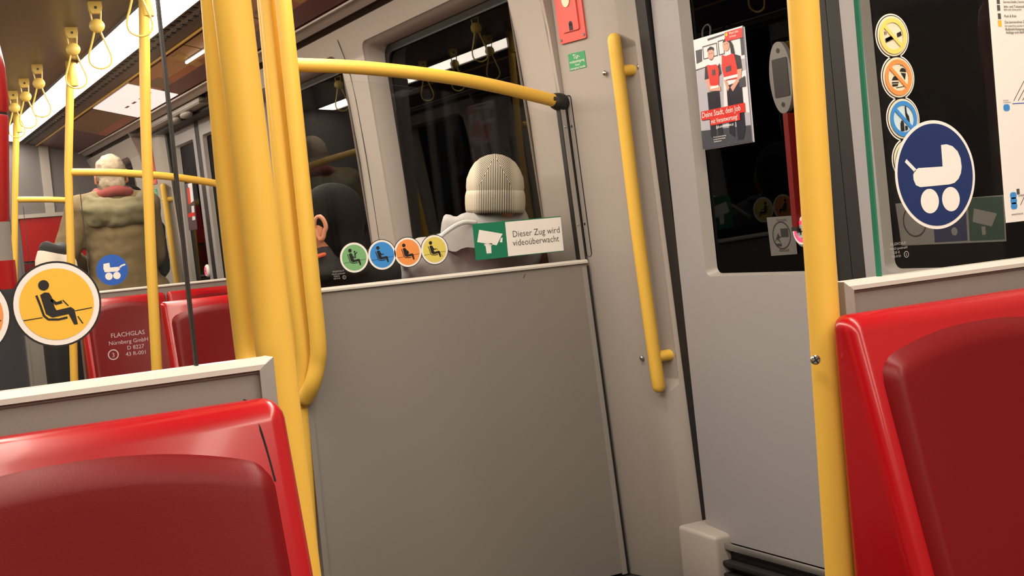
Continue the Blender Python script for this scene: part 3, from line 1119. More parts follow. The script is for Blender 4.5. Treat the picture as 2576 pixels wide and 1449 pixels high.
# ------------------------------------------------------------------ red seats
def seat(label, x, y, face=-1):
    """moulded seat; x centre, y of the screen behind; face -1 looks towards the camera"""
    r = empty('moulded_seat', (x, y, 0), label, 'seat', 'red moulded seats')
    hw = .2195
    fy = lambda w: y+face*w
    bm = bmesh.new()
    bmesh.ops.create_cube(bm, size=1)
    for v in bm.verts:
        sx, sy, sz = v.co
        top = sz > 0
        xx = x+(hw if sx > 0 else -hw)
        zz = .957 if top else .44
        w = .004 if sy < 0 else (.046 if top else .179)
        if sy > 0 and top:
            zz = .951
        v.co = Vector((xx, fy(w), zz))
    bmesh.ops.recalc_face_normals(bm, faces=bm.faces)
    bmesh.ops.bevel(bm, geom=list(bm.edges), offset=.0195, segments=5, affect='EDGES', profile=.5)
    bmesh.ops.recalc_face_normals(bm, faces=bm.faces)
    mk('backrest_shell', from_bm(bm), 'red', r, sharp=60)
    # end piece joint: a thin groove line over the top
    gx = x+hw-.034
    gp = [(gx, fy(.014), .9536), (gx, fy(.026), .9518), (gx+.0005, fy(.0363), .948), (gx+.001, fy(.0442), .9403), (gx+.002, fy(.0499), .930), (gx+.004, fy(.0541), .915), (gx+.006, fy(.0587), .897), (gx+.008, fy(.0645), .875)]
    mk('end_joint', tube(smooth_path(gp, 4), .0019, 6, None), 'black', r)
    # pad: raised satin panel with arched top, hollowed towards its middle
    NS, NT = 34, 30
    V, Fc = [], []

    def front(z):
        return .046+(.951-z)/(.951-.44)*.133
    for j in range(NT+1):
        t = j/NT
        for i in range(NS+1):
            s = -1+2*i/NS
            half = .196+.002*t
            tp = .929-.034*abs(s)**2.2
            z = tp+(.46-tp)*t
            ed = min((1-abs(s))*half, t*.45)
            k = min(1, ed/.022)
            lift = -.008+.030*math.sqrt(max(0, 1-(1-k)**2))
            dish = .022*(1-s*s)*math.sin(min(1, t*2.2)*pi/2)
            lift -= dish*.8*k
            rc = .03   # rounded top corners
            xx = s*half
            dx, dz = abs(xx)-(half-rc), (rc-(tp-z))
            if dx > 0 and dz > 0:
                q = math.hypot(dx, dz)
                if q > rc:
                    f = rc/q
                    xx = math.copysign(half-rc+dx*f, xx)
                    z = tp-rc+dz*f
            V.append((x+xx, fy(front(z)+lift), z))
    for j in range(NT):
        for i in range(NS):
            a = j*(NS+1)+i
            Fc.append((a, a+1, a+NS+2, a+NS+1))
    mk('back_pad', (V, Fc), 'redpad', r, sharp=80)
    mk('seat_pan', box(x-.215, x+.215, *sorted((fy(.13), fy(.56))), .40, .455, .025, 4), 'red', r)
    mk('seat_pad', box(x-.185, x+.185, *sorted((fy(.17), fy(.53))), .445, .468, .010, 3), 'redpad', r)
    mk('pedestal', box(x-.10, x+.10, *sorted((fy(.04), fy(.34))), 0.0, .40, .02, 2), 'panel', r)
    return r


seat('red seat filling the lower left corner, below the yellow priority sticker', .181, 1.327)
seat('red seat at the right edge, in front of the pram sign screen', 1.123+.222, 1.3025)
seat('red seat right of the slim pole, behind the yellow post cluster', 1.142+.222, 5.17)
seat('red seat beside it by the window, out of sight behind yellow posts', 1.142+.67, 5.17)
seat('distant red seat below the plain blue pram sticker', 1.135+.222, 6.978)
seat('distant red seat by the window, its top edge under the far grey screen', 1.135+.67, 6.978)
seat('red seat under the passenger in black, showing only its top edge', 1.16+.222, D2+.022, 1)
seat('red seat under the passenger in the ribbed hat', 1.16+.67, D2+.022, 1)


# ------------------------------------------------------------------ hand straps
def strap(label, x, y):
    r = empty('hand_strap', (x, y, 2.18), label, 'strap', 'yellow ceiling hand straps')
    V2 = [(x-.026, 0), (x+.026, 0), (x+.026, -.03), (x+.016, -.048), (x-.016, -.048), (x-.026, -.03)]
    mk('mount', plate([V2], lambda u, v, d: Vector((u, y+d, 2.18+v)), -.012, .012), 'paleyellow', r, smooth=False)
    mk('screw', disc3((x, y-.012, 2.155), (0, -1, 0), .006, .002, 12), 'darksteel', r)
    for s in (-1, 1):
        mk('web', tube([(x+s*.022, y, 2.15), (x+s*.016, y, 2.095)], .0035, 6, None), 'paleyellow', r)
    mk('ball', ball((x, y, 2.083), (.031, .02, .029), 18, 12), 'paleyellow', r)
    lp = smooth_path([(x-.012, y, 2.06), (x-.028, y, 2.01), (x-.044, y, 1.96), (x-.036, y, 1.925), (x, y, 1.91), (x+.036, y, 1.925), (x+.044, y, 1.96), (x+.028, y, 2.01), (x+.012, y, 2.06)], 4)
    mk('loop', tube(lp, .0042, 8, None), 'paleyellow', r)
    return r


XS = 1.083
s0 = strap('pale yellow hand strap nearest the bright strip, highest in the row', XS, 5.47)
for y, l in ((6.04, 'second pale yellow hand strap, just above the slim pole'), (7.09, 'third pale yellow hand strap of the receding row'), (7.59, 'fourth pale yellow hand strap of the receding row'), (8.07, 'fifth pale yellow hand strap, nearest the red cylinder'), (4.72, 'hand strap cut by the top edge, its ring beside the slim pole')):
    copy_tree(s0, (XS, y, 2.18), None, l)
for i, y in enumerate((4.72, 5.47, 6.04, 7.09, 7.59, 8.07, 3.9)):
    copy_tree(s0, (mirx(XS), y, 2.18), None, 'hand strap across the aisle number %s along, mirrored in the window' % ['one', 'two', 'three', 'four', 'five', 'six', 'zero'][i])


# ------------------------------------------------------------------ stickers
def seated(fl, c, R, kind, m_ink, layer):
    """seated figure pictogram on a coloured disc of radius R centred at c"""
    S = lambda pts: [(c[0]+R*u, c[1]+R*v) for u, v in pts]
    shapes = [circle(c[0]-.30*R, c[1]+.56*R, .145*R, 24)]
    belly = [(.02, .10), (.09, .0), (.06, -.12)] if kind == 'belly' else [(-.10, .08), (-.07, -.08)]
    body = [(-.42, .30), (-.30, .36), (-.18, .34), (-.12, .22)]+belly+[(-.03, -.17), (.36, -.12), (.45, -.20), (.50, -.62), (.40, -.62), (.28, -.31), (-.16, -.36), (-.32, -.24)]
    shapes.append(S(body))
    shapes.append(stroke(S([(-.52, .30), (-.44, .0), (-.38, -.28), (-.27, -.40), (.0, -.43), (.24, -.40)]), .06*R))
    if kind in ('cane', 'arm'):
        shapes.append(stroke(S([(-.14, .14), (-.02, .02), (.14, .05)]), .085*R))
    if kind == 'cane':
        shapes.append(stroke(S([(.16, .10), (.30, -.08)]), .03*R))
        shapes.append(stroke(S([(.52, -.40), (.64, -.62)]), .03*R))
    if kind == 'baby':
        shapes += [circle(c[0]+.06*R, c[1]+.44*R, .075*R, 16), S([(.02, .34), (.12, .34), (.26, .42), (.28, .36), (.14, .24), (.12, .06), (.02, .06)]), stroke(S([(-.12, .1), (.0, -.02), (.14, .02)]), .08*R)]
    lines = [stroke(S([(-.93, -.36), (-.42, -.33)]), .025*R), stroke(S([(.46, -.24), (.93, -.20)]), .025*R)]
    fl.add('pictogram', shapes+lines, m_ink, layer)


def strip_sticker(label, Y, cs, R, kinds):
    """row of round discs, linked into one cut vinyl sticker"""
    r = empty('priority_seat_sticker', (cs[0][0], Y-.006, cs[0][1]), label, 'sticker', 'priority seat stickers')
    fl = Flat(r, (0, Y-.0045, 0), (1, 0, 0), (0, 0, 1), (0, -1, 0))
    fl.add('backing', [circle(c[0], c[1], R*1.09) for c in cs], 'ink', 1)
    fl.add('rim', [circle(c[0], c[1], R*1.04) for c in cs], 'white', 2)
    for c, k in zip(cs, kinds):
        fl.add('disc', [circle(c[0], c[1], R*.905)], {'baby': 's_green', 'arm': 's_blue', 'belly': 's_orange', 'cane': 's_yellow' if Y < 2 else 's_olive'}[k], 3)
        seated(fl, c, R*.905, k, 'ink', 4)
    return r


c = at(143, 765, Y=1.3375)
strip_sticker('large yellow seated person sticker with cane on the near left glass', 1.342, [(c.x, c.z), (c.x-.0845, c.z-.003)], .0385, ['cane', 'belly'])
cs = [at(*p, Y=D2-.0045) for p in ((891, 648), (961, 641), (1026, 634.5), (1093, 628))]
strip_sticker('row of four round seat stickers, green, blue, orange and yellow', D2, [(q.x, q.z) for q in cs], .0405, ['baby', 'arm', 'belly', 'cane'])

# video surveillance sign on the far screen
q = [at(*p, Y=D2-.005) for p in ((1187, 563), (1411, 546), (1419, 636), (1197, 655), (1272, 558), (1280, 647))]
r = empty('surveillance_sign', q[3], 'green and white video surveillance sign with camera symbol', 'sign')
fl = Flat(r, (0, D2-.0046, 0), (1, 0, 0), (0, 0, 1), (0, -1, 0))
x0, x1, z0, z1 = q[3].x, q[1].x, q[3].z, q[1].z
fl.add('sheet', [[(x0, z0), (x1, z0), (x1, z1+.003), (x0, z1+.003)]], 'cctv', 2)
xm = x0+.108
fl.add('white_field', [[(xm, z0+.002), (x1-.001, z0+.002), (x1-.001, z1), (xm, z1)]], 'white', 3)
P2 = lambda *pts: [(lambda w: (w.x, w.z))(at(a, b, Y=D2-.0046)) for a, b in pts]
fl.add('camera_symbol', [P2((1205, 578), (1264, 588), (1249, 617), (1200, 609)), P2((1221, 618), (1235, 616), (1236, 637), (1224, 638)), P2((1218, 614), (1238, 612), (1238, 617), (1218, 618)), P2((1259, 600), (1264, 597), (1263, 610), (1257, 609))], 'white', 3)
t1, t2 = at(1289, 597, Y=D2-.0046), at(1290, 619, Y=D2-.0046)
fl.text('lettering', [('Dieser Zug wird', t1.x, t1.z, .0275, 'LEFT', .895, 0), ('videoüberwacht', t2.x, t2.z, .0275, 'LEFT', .895, 0)], 'inkgray', 4)


def stamp(label, x, z, Y, mirror, s=.0085):
    r = empty('glass_stamp', (x, Y, z), label, 'stamp', 'glass maker stamps')
    fl = Flat(r, (0, Y, 0), (1, 0, 0), (0, 0, 1), (0, -1, 0))
    k = -1 if mirror else 1
    m = 'inklight'
    fl.text('lettering', [('FLACHGLAS', x, z, s, 'CENTER', k, 0), ('Nürnberg GmbH', x, z-s*1.15, s*.9, 'CENTER', k, 0), ('D 8227', x+k*s, z-s*2.2, s*.9, 'CENTER', k, 0), ('43 R-001', x+k*s, z-s*3.2, s*.9, 'CENTER', k, 0)], m, 1)
    cx = x-k*s*2.6
    fl.add('ring', [[circle(cx, z-s*2.7, s*.85, 24), circle(cx, z-s*2.7, s*.68, 24)]], m, 1)
    fl.text('number', [('3', cx, z-s*3.1, s, 'CENTER', k, 0)], m, 1)


w = at(322, 845, Y=1.335)
stamp('faint maker stamp printed on the near left glass', w.x, w.z, 1.335, False, .0062)
w = at(2259, 616, Y=1.325)
stamp('maker stamp reading backwards on the near right glass', w.x, w.z, 1.325, True, .0052)
w = at(851, 684, Y=D2-.005)
stamp('tiny maker stamp beside the green seat sticker', w.x, w.z, D2-.005, True, .0062)

# prohibition stickers on the near right glass
YS = D1-.0045
pc = [at(2244, 91, Y=YS), at(2258, 195, Y=YS), at(2271, 299, Y=YS), at(2285, 402, Y=YS)]
r = empty('prohibition_sticker', pc[1], 'column of linked no smoking, no food and no drink stickers', 'sticker')
fl = Flat(r, (0, YS, 0), (1, 0, 0), (0, 0, 1), (0, -1, 0))
R = .0302


def chain(rad):
    return [circle(p.x, p.z, rad) for p in pc]


fl.add('white_rim', chain(R), 'white', 1)
fl.add('black_contour', chain(R*.935), 'ink', 2)
fl.add('inner_field', chain(R*.895), 'cream', 3)
for p, col, fld in zip(pc, ('s_paleyellow', 's_orange', 's_blue', 's_green'), ('cream', 'cream', 's_paleblue', 'cream')):
    c = (p.x, p.z)
    fl.add('field', [circle(*c, R*.62)], fld, 4)
    fl.add('ring', [[circle(*c, R*.80), circle(*c, R*.60)]], col, 7)
    fl.add('bar', [stroke([(c[0]-.47*R, c[1]+.45*R), (c[0]+.47*R, c[1]-.45*R)], .17*R)], col, 8)
S = lambda p, pts: [(p.x+R*u, p.z+R*v) for u, v in pts]
p = pc[0]
cig = lambda a, b: [(p.x+R*u, p.z+R*v) for u, v in ((a, -.12+.32*(a+.5)), (b, -.12+.32*(b+.5)), (b+.03, -.30+.32*(b+.5)), (a+.03, -.30+.32*(a+.5)))]
fl.add('cigarette', [cig(.24, .5), [cig(-.48, -.0), cig(-.44, -.02)[:2]+[(p.x-.0*R, p.z-.11*R), (p.x-.40*R, p.z-.235*R)]], stroke(S(p, [(-.5, .05), (-.46, .12), (-.5, .2)]), .03*R), stroke(S(p, [(-.42, .05), (-.38, .12), (-.42, .2)]), .03*R)], 'ink', 6)
p = pc[1]
bun = [(-.42+.40*k/10, -.12+.18*math.sin(pi*k/10)) for k in range(11)]
fl.add('burger', [S(p, bun), S(p, [(-.42, -.2), (-.02, -.2), (-.02, -.26), (-.42, -.26)]), S(p, [(-.42, -.3), (-.05, -.3), (-.08, -.38), (-.38, -.4)]), stroke(S(p, [(-.2, -.46), (.25, -.42), (.3, -.34)]), .03*R)], 'ink', 6)
fl.add('ice_cream', [S(p, [(.10, .26), (.16, .38), (.30, .42), (.44, .36), (.50, .22)]), S(p, [(.16, .2), (.46, .16), (.38, -.12)]), stroke(S(p, [(.18, .48), (.22, .56), (.18, .64)]), .03*R), stroke(S(p, [(.28, .48), (.32, .56), (.28, .64)]), .03*R)], 'ink', 6)
p = pc[2]
fl.add('bottle', [S(p, [(.12, .55), (.20, .55), (.22, .25), (.33, .1), (.36, -.2), (.20, -.1), (.12, .2)]), S(p, [(-.22, -.55), (.0, -.55), (.0, -.2), (-.06, -.08), (-.15, -.08), (-.22, -.2)]), S(p, [(.05, -.55), (.2, -.5), (.2, -.35), (.05, -.3)])], 'ink', 6)

# pram sign on the near right glass
YP = D1-.0085
c = at(2353.5, 439.5, Y=YP)
r = empty('pram_sign', c, 'big round navy sign with a white pram on the near right glass', 'sign')
fl = Flat(r, (0, YP, 0), (1, 0, 0), (0, 0, 1), (0, -1, 0))
fl.add('rim', [circle(c.x, c.z, .0745, 72)], 'white', 1)
fl.add('face', [circle(c.x, c.z, .0700, 72)], 'navy', 2)
PP = lambda *pts: [(lambda w2: (w2.x, w2.z))(at(a2, b3, Y=YP)) for a2, b3 in pts]
w1, w2 = at(2338, 506, Y=YP), at(2391, 501, Y=YP)
fl.add('pram_symbol', [PP((2366, 365), (2380, 363), (2395, 368), (2408, 381), (2415, 398), (2418, 420), (2416, 436), (2410, 450), (2400, 460), (2387, 464), (2314, 471), (2303, 466), (2297, 452), (2296, 440), (2300, 429), (2309, 423), (2370, 419)),
                       stroke(PP((2277, 404), (2302, 430)), .0052), circle(w1.x, w1.z, .0168, 32), circle(w2.x, w2.z, .0168, 32)], 'white', 3)

# network map sheet at the right edge
r = empty('route_map', at(2530, 300, Y=YS), 'white network map sheet on the glass at the right edge', 'map')
a0, a1 = at(2495, 0, Y=YS), at(2520, 562, Y=YS)
mx0 = at(2508, 280, Y=YS).x
mz0 = a1.z
fl = Flat(r, (0, YS, 0), (1, 0, 0), (0, 0, 1), (0, -1, 0))
fl.add('sheet', [[(mx0, mz0), (mx0+.30, mz0), (mx0+.30, mz0+.42), (mx0, mz0+.42)]], 'white', 2, thick=.0004)
rows, rows2 = [], []


def trow(px, py, t, sz, lst):
    w3 = at(px, py, Y=YS)
    lst.append((t, w3.x, w3.z, sz, 'LEFT', .95, 0))


for px, py, t, sz in ((2522, 8, 'Service-Stelle | Service Center', .0052), (2524, 20, 'Info- und Ticketstelle', .0054), (2525, 44, 'Park & Ride', .0054), (2526, 59, 'Das barrierefreie Zugangs', .0054), (2528, 77, 'Rollstuhl-Nutzung | Zu', .0054), (2529, 85, 'Aufzüge zum Bahnsteig', .0054), (2560, 494, 'Leopold', .005), (2543, 542, 'wienerlinien.at', .0042)):
    trow(px, py, t, sz, rows)
for px, py, t, sz in ((2524, 27, 'Info and ticket point', .0046), (2527, 68, 'for step-free access to', .0046), (2522, 255, 'Schedule', .0032), (2522, 260, 'Connections', .0032)):
    trow(px, py, t, sz, rows2)
fl.text('lettering', rows, 'ink', 4)
fl.text('small_lettering', rows2, 'inkgray', 4)
ic = []
for px, py in ((2510, 3), (2511, 20), (2513, 41), (2560, 482)):
    w3 = at(px, py, Y=YS)
    ic.append([(w3.x-.003, w3.z-.004), (w3.x+.003, w3.z-.004), (w3.x+.003, w3.z+.004), (w3.x-.003, w3.z+.004)])
fl.each('icon', ic, 'inkgray', 3)
w3 = at(2514, 59, Y=YS)
fl.add('gold_icon', [[(w3.x-.0035, w3.z-.0045), (w3.x+.0035, w3.z-.0045), (w3.x+.0035, w3.z+.0045), (w3.x-.0035, w3.z+.0045)]], 's_yellow', 3)
bl = []
for px, py in ((2531, 271), (2548, 492), (2549, 505), (2550, 518)):
    w3 = at(px, py, Y=YS)
    bl.append(rrect(w3.x-.0065, w3.x+.0065, w3.z-.0048, w3.z+.0048, .004, 4))
fl.each('line_badge', bl, 's_blue', 3)
ln = []
for (xa, ya), (xb, yb) in (((2549, 254), (2600, 155)), ((2560, 254), (2600, 180)), ((2571, 253), (2600, 205)), ((2566, 516), (2600, 440))):
    s1, s2 = at(xa, ya, Y=YS), at(xb, yb, Y=YS)
    ln.append(stroke([(s1.x, s1.z), (s2.x, s2.z)], .0012))
fl.each('diagram_line', ln, 'inkgray', 3)
s1, s2 = at(2546, 261, Y=YS), at(2600, 258, Y=YS)
fl.add('route_line', [stroke([(s1.x, s1.z), (s2.x, s2.z)], .0012)], 'bluesign', 3)

# plain blue pram sticker on the far screen
YB = D3-.006
c = at(282, 679, Y=YB)
r = empty('pram_sticker', c, 'plain blue round pram sticker on the distant screen glass', 'sticker')
fl = Flat(r, (0, YB, 0), (1, 0, 0), (0, 0, 1), (0, -1, 0))
fl.add('face', [circle(c.x, c.z, .080, 48)], 'bluesign', 1)
PB = lambda *pts: [(lambda w4: (w4.x, w4.z))(at(a2, b3, Y=YB)) for a2, b3 in pts]
w1, w2 = at(274, 695, Y=YB), at(294, 693, Y=YB)
fl.add('pram_symbol', [PB((260, 664), (275, 661), (277, 673), (299, 671), (302, 677), (296, 683), (264, 685), (260, 676)), stroke(PB((299, 674), (306, 668), (315, 665)), .008), circle(w1.x, w1.z, .019, 24), circle(w2.x, w2.z, .019, 24)], 'white', 2)

# ------------------------------------------------------------------ things on the near door
XD = 2.145


def PY(X, *pts):
    return [(lambda w5: (w5.y, w5.z))(at(a2, b3, X=X)) for a2, b3 in pts]


# hanging poster: two attendants in red vests
XPo = 2.118
c0 = at(1745, 101, X=XPo)
c1 = at(1868, 63, X=XPo)
c2 = at(1906, 353, X=XPo)
ya, yb, za, zb = c0.y, c1.y, c2.z, c0.z
r = empty('hanging_poster', (XPo, (ya+yb)/2, zb), 'hanging job poster with two people in red vests', 'poster')
# u 0..1 left to right, v 0..1 bottom to top
fl = Flat(r, (XPo, ya, za), (0, yb-ya, 0), (0, 0, zb-za), (-1, 0, 0), .00035)
fl.add('sheet', [[(0, 0), (1, 0), (1, 1), (0, 1)]], 'postergray', 3, thick=.0035)
fl.add('back_sheet', [[(.02, -.008), (1.015, -.008), (1.015, .99), (.02, .99)]], 'posterlight', -9, thick=.0008)
fl.add('background', [[(0, .72), (1, .72), (1, 1), (0, 1)], [(.5, .28), (1, .25), (1, .62), (.55, .60)]], 'posterlight', 4)
fl.add('floor_band', [[(0, 0), (1, 0), (1, .14), (0, .17)]], 'posterdark', 4)
fl.each('dark_window', [[(.03, .78), (.15, .79), (.17, .90), (.03, .90)], [(.94, .75), (1, .75), (1, .90), (.94, .90)], [(.30, .955), (.64, .965), (.64, .98), (.30, .975)], [(.0, .72), (.2, .725), (.2, .735), (.0, .73)]], 'posterdark', 5)
fl.each('picture_frame', [[[(.18, .80), (.48, .80), (.48, .92), (.18, .92)], [(.195, .81), (.465, .81), (.465, .91), (.195, .91)]], [[(.50, .80), (.62, .80), (.62, .93), (.50, .93)], [(.515, .81), (.605, .81), (.605, .92), (.515, .92)]]], 'inkgray', 5)
# left figure
fl.each('leg', [[(.20, .50), (.45, .50), (.45, .10), (.36, .06), (.33, .3), (.30, .06), (.20, .10)], [(.60, .52), (.90, .54), (.90, .12), (.84, .03), (.74, .03), (.72, .3), (.68, .06), (.58, .10)]], 'posternavy', 6)
fl.each('sleeve', [[(.17, .62), (.20, .735), (.28, .745), (.28, .62)], [(.44, .70), (.50, .735), (.52, .64), (.46, .62)], [(.80, .78), (.92, .75), (.93, .64), (.82, .64)]], 'posternavy', 6)
fl.each('arm', [[(.18, .62), (.27, .62), (.28, .56), (.48, .53), (.48, .49), (.25, .51)], [(.84, .64), (.93, .64), (.90, .56), (.72, .46), (.68, .50), (.82, .56)], [(.56, .58), (.60, .58), (.66, .50), (.62, .47)]], 'posterskin', 8)
fl.each('vest', [[(.24, .745), (.33, .735), (.44, .73), (.48, .68), (.45, .54), (.27, .54)], [(.56, .80), (.64, .78), (.80, .79), (.84, .66), (.84, .56), (.58, .57), (.54, .68)]], 'posterred', 7)
fl.each('vest_stripe', [[(.28, .545), (.45, .545), (.45, .525), (.28, .525)], [(.57, .60), (.84, .60), (.84, .575), (.57, .575)]], 'white', 9)
fl.each('radio', [[(.34, .64), (.40, .64), (.40, .69), (.34, .69)], [(.62, .64), (.72, .645), (.72, .69), (.62, .685)], [(.86, .55), (.98, .57), (.98, .48), (.86, .48)]], 'posterdark', 9)
fl.each('face', [circle(.345, .83, .062, 20, .05), circle(.665, .875, .068, 20, .055)], 'posterskin', 8)
fl.add('hair', [[(.275, .855), (.29, .885), (.35, .90), (.41, .885), (.415, .855), (.38, .87), (.31, .87)], [(.60, .90), (.66, .94), (.74, .92), (.80, .86), (.82, .78), (.75, .79), (.74, .88), (.68, .91)], [(.31, .80), (.345, .78), (.385, .80), (.37, .79), (.345, .775), (.32, .785)]], 'ink', 9)
fl.each('eye', [circle(.323, .838, .008, 8, .004), circle(.37, .838, .008, 8, .004), circle(.64, .885, .008, 8, .004), circle(.69, .885, .008, 8, .004)], 'ink', 9)
fl.add('logo_box', [[(.66, .885+.02), (1, .90), (1, .985), (.66, .985)]], 'posterred', 10)
fl.each('headline_box', [[(.04, .262), (.93, .262), (.93, .342), (.04, .342)], [(.22, .20), (.82, .20), (.82, .262), (.22, .262)]], 'posterred', 10)
fl.V, fl.U, keepV, keepU = Vector((0, 0, 1)), Vector((0, -1, 0)), fl.V, fl.U
Wd, Ht = ya-yb, zb-za
fl.text('headline', [('Deine Stadt, dein Job', .06*Wd, .282*Ht, .0212, 'LEFT', .92, 0), ('mit Verantwortung!', .24*Wd, .215*Ht, .0178, 'LEFT', .80, 0)], 'white', 12)
fl.text('small_lettering', [('job.wienerlinien.at', .34*Wd, .165*Ht, .0108, 'LEFT', .92, 0), ('Wiener Linien', .75*Wd, .955*Ht, .0095, 'LEFT', .7, 0), ('Stadt bewegen', .75*Wd, .928*Ht, .007, 'LEFT', .7, 0), ('Wir freuen uns auf deine Bewerbung', .26*Wd, .085*Ht, .0052, 'LEFT', .7, 0), ('und bringen die Stadt in Bewegung', .26*Wd, .065*Ht, .0052, 'LEFT', .7, 0), ('wienerlinien.at/karriere', .26*Wd, .045*Ht, .0052, 'LEFT', .7, 0)], 'white', 12)
fl.add('logo_dot', [circle(.70*Wd, .962*Ht, .005, 14)], 's_yellow', 12)
mk('hanger_clip', join(tube(smooth_path([(XPo+.004, ya-.065, zb-.01), (XPo+.008, ya-.068, zb+.02), (XPo+.012, ya-.05, zb+.032), (XPo+.008, ya-.034, zb+.02), (XPo+.004, ya-.036, zb-.01)], 4), .003, 8)), 'black', r)

# door opening button
bc = at(2018, 582, X=2.132)
r = empty('door_button', (2.14, bc.y, bc.z), 'round white door opening button with a red light ring', 'button')
mk('housing', disc3((2.146, bc.y, bc.z), (-1, 0, 0), .040, .016, 32, .5), 'white', r)
mk('light_ring', plate([circle(bc.y, bc.z, .026, 32), circle(bc.y, bc.z, .018, 32)], lambda u, v, d: Vector((2.129+d, u, v)), 0, -.001), 'led', r, smooth=False)
mk('push_plate', disc3((2.130, bc.y, bc.z), (-1, 0, 0), .017, .003, 24), 'inklight', r)
mk('plus_mark', join(box(2.1262, 2.127, bc.y-.008, bc.y+.008, bc.z-.002, bc.z+.002), box(2.1262, 2.127, bc.y-.002, bc.y+.002, bc.z-.008, bc.z+.008)), 'ink', r, smooth=False)
copy_tree(r, (2.14, 8.065+(bc.y-2.38), bc.z), None, 'distant door button low on the far sliding door')

# oval metal plate with a dark window, and the red strip below it
oc = at(1972, 195, X=2.135)
r = empty('oval_plate', (2.14, oc.y, oc.z), 'grey oval metal plate framing a dark window on the black door glass', 'plate')
f = lambda u, v, d: Vector((2.145-.02*(v-.99)+d, u, v))
ov = []
for k in range(40):
    an = 2*pi*k/40
    rx, rz = .042, .088
    ov.append((oc.y+rx*math.copysign(abs(math.cos(an))**.9, math.cos(an)), oc.z+rz*math.copysign(abs(math.sin(an))**1.1, math.sin(an))))
mk('rim', plate([ov], f, 0, -.012), 'ovalmetal', r, smooth=False)
mk('dark_window', plate([rrect(oc.y-.030, oc.y+.026, oc.z-.047, oc.z+.047, .004, 3)], f, -.0125, -.0135), 'ink', r, smooth=False)
for s in (-1, 1):
    mk('screw_hole', plate([circle(oc.y, oc.z+s*.066, .006, 14)], f, -.0125, -.013), 'black', r, smooth=False)
rs = empty('red_strip', (2.14, oc.y, 1.2), 'narrow dark red strip between oval plate and door button', 'strip')
pa, pb = at(1986, 285, X=2.14), at(2006, 560, X=2.14)
mk('strip', box(2.12, 2.145, pa.y-.016, pa.y+.002, pb.z-.01, pa.z), 'redpost', rs, smooth=False)
mk('strip_end', box(2.118, 2.146, pa.y-.017, pa.y+.003, pb.z-.02, pb.z-.01), 'black', rs, smooth=False)

# notices in darkened print colours, stuck low on the door panes
XO = 2.1695
r = empty('door_notice', at(1966, 592, X=XO), 'dim grey notice with a black circle, on the left door pane', 'sticker')
a4 = PY(XO, (1930, 547), (1997, 542), (2006, 639), (1940, 644))
fl = Flat(r, (XO+.02*.99, 0, 0), (0, 1, 0), (-.02, 0, 1), (-1, 0, 0))
fl.add('sheet', [a4], 'dimgray', 1)
cy, cz = at(1967, 592, X=XO).y, at(1967, 592, X=XO).z
fl.add('ring', [[circle(cy, cz, .036, 32), circle(cy, cz, .0325, 32)]], 'ink', 2)
man = PY(XO, (1958, 586), (1961, 592), (1966, 598), (1960, 600), (1966, 612), (1955, 602), (1950, 612), (1956, 592))
fl.add('pictogram', [man, PY(XO, (1964, 575), (1983, 574), (1985, 596), (1966, 597)), PY(XO, (1950, 613), (1967, 612), (1968, 620), (1956, 620))], 'ink', 2)
u0 = at(1968, 557, X=XO)
fl.text('lettering', [('Vorsicht', u0.y, u0.z, .012, 'CENTER', -1, 0), ('Abstand', at(1973, 633, X=XO).y, at(1973, 633, X=XO).z, .012, 'CENTER', -1, 0)], 'ink', 2)
r = empty('door_notice_row', at(2400, 560, X=XO), 'dim row of three notices low on the right door pane', 'sticker')
fl = Flat(r, (XO+.02*.99, 0, 0), (0, 1, 0), (-.02, 0, 1), (-1, 0, 0))
fl.add('sheet', [PY(XO, (2254, 512), (2528, 490), (2532, 607), (2268, 618))], 'dimgray', 1)
fl.add('blue_field', [PY(XO, (2346, 506), (2430, 500), (2434, 605), (2352, 610))], 'dimnavy', 2)
fl.add('green_field', [PY(XO, (2436, 498), (2524, 494), (2528, 602), (2440, 606))], 'dimgreen', 2)
cc = at(2302, 556, X=XO)
fl.add('ring', [[circle(cc.y, cc.z, .036, 32), circle(cc.y, cc.z, .0325, 32)]], 'ink', 2)
fl.add('camera_symbol', [PY(XO, (2452, 524), (2510, 537), (2496, 570), (2448, 558)), PY(XO, (2470, 570), (2480, 569), (2481, 590), (2472, 591))], 'dimgray', 3)
ccb = at(2402, 582, X=XO)
fl.add('wheel_symbol', [circle(ccb.y, ccb.z, .009, 20)], 'dimgray', 3)

# far poster on the second door, seen edge on
r = empty('distant_poster', (2.12, 8.37, 1.47), 'distant poster hanging on the far sliding door', 'poster')
fl = Flat(r, (2.12, 8.475, 1.30), (0, -.21, 0), (0, 0, .30), (-1, 0, 0), .0006)
fl.add('sheet', [[(0, 0), (1, 0), (1, 1), (0, 1)]], 'posterdark', 2, thick=.003)
fl.add('picture', [[(.4, .55), (.95, .6), (.95, .98), (.45, .98)], [(.55, .2), (.9, .2), (.9, .5), (.6, .5)]], 'posterlight', 3)
fl.each('headline_box', [[(.3, .55), (.6, .55), (.6, .9), (.3, .9)], [(.1, .28), (.9, .28), (.9, .36), (.1, .36)]], 'posterred', 4)


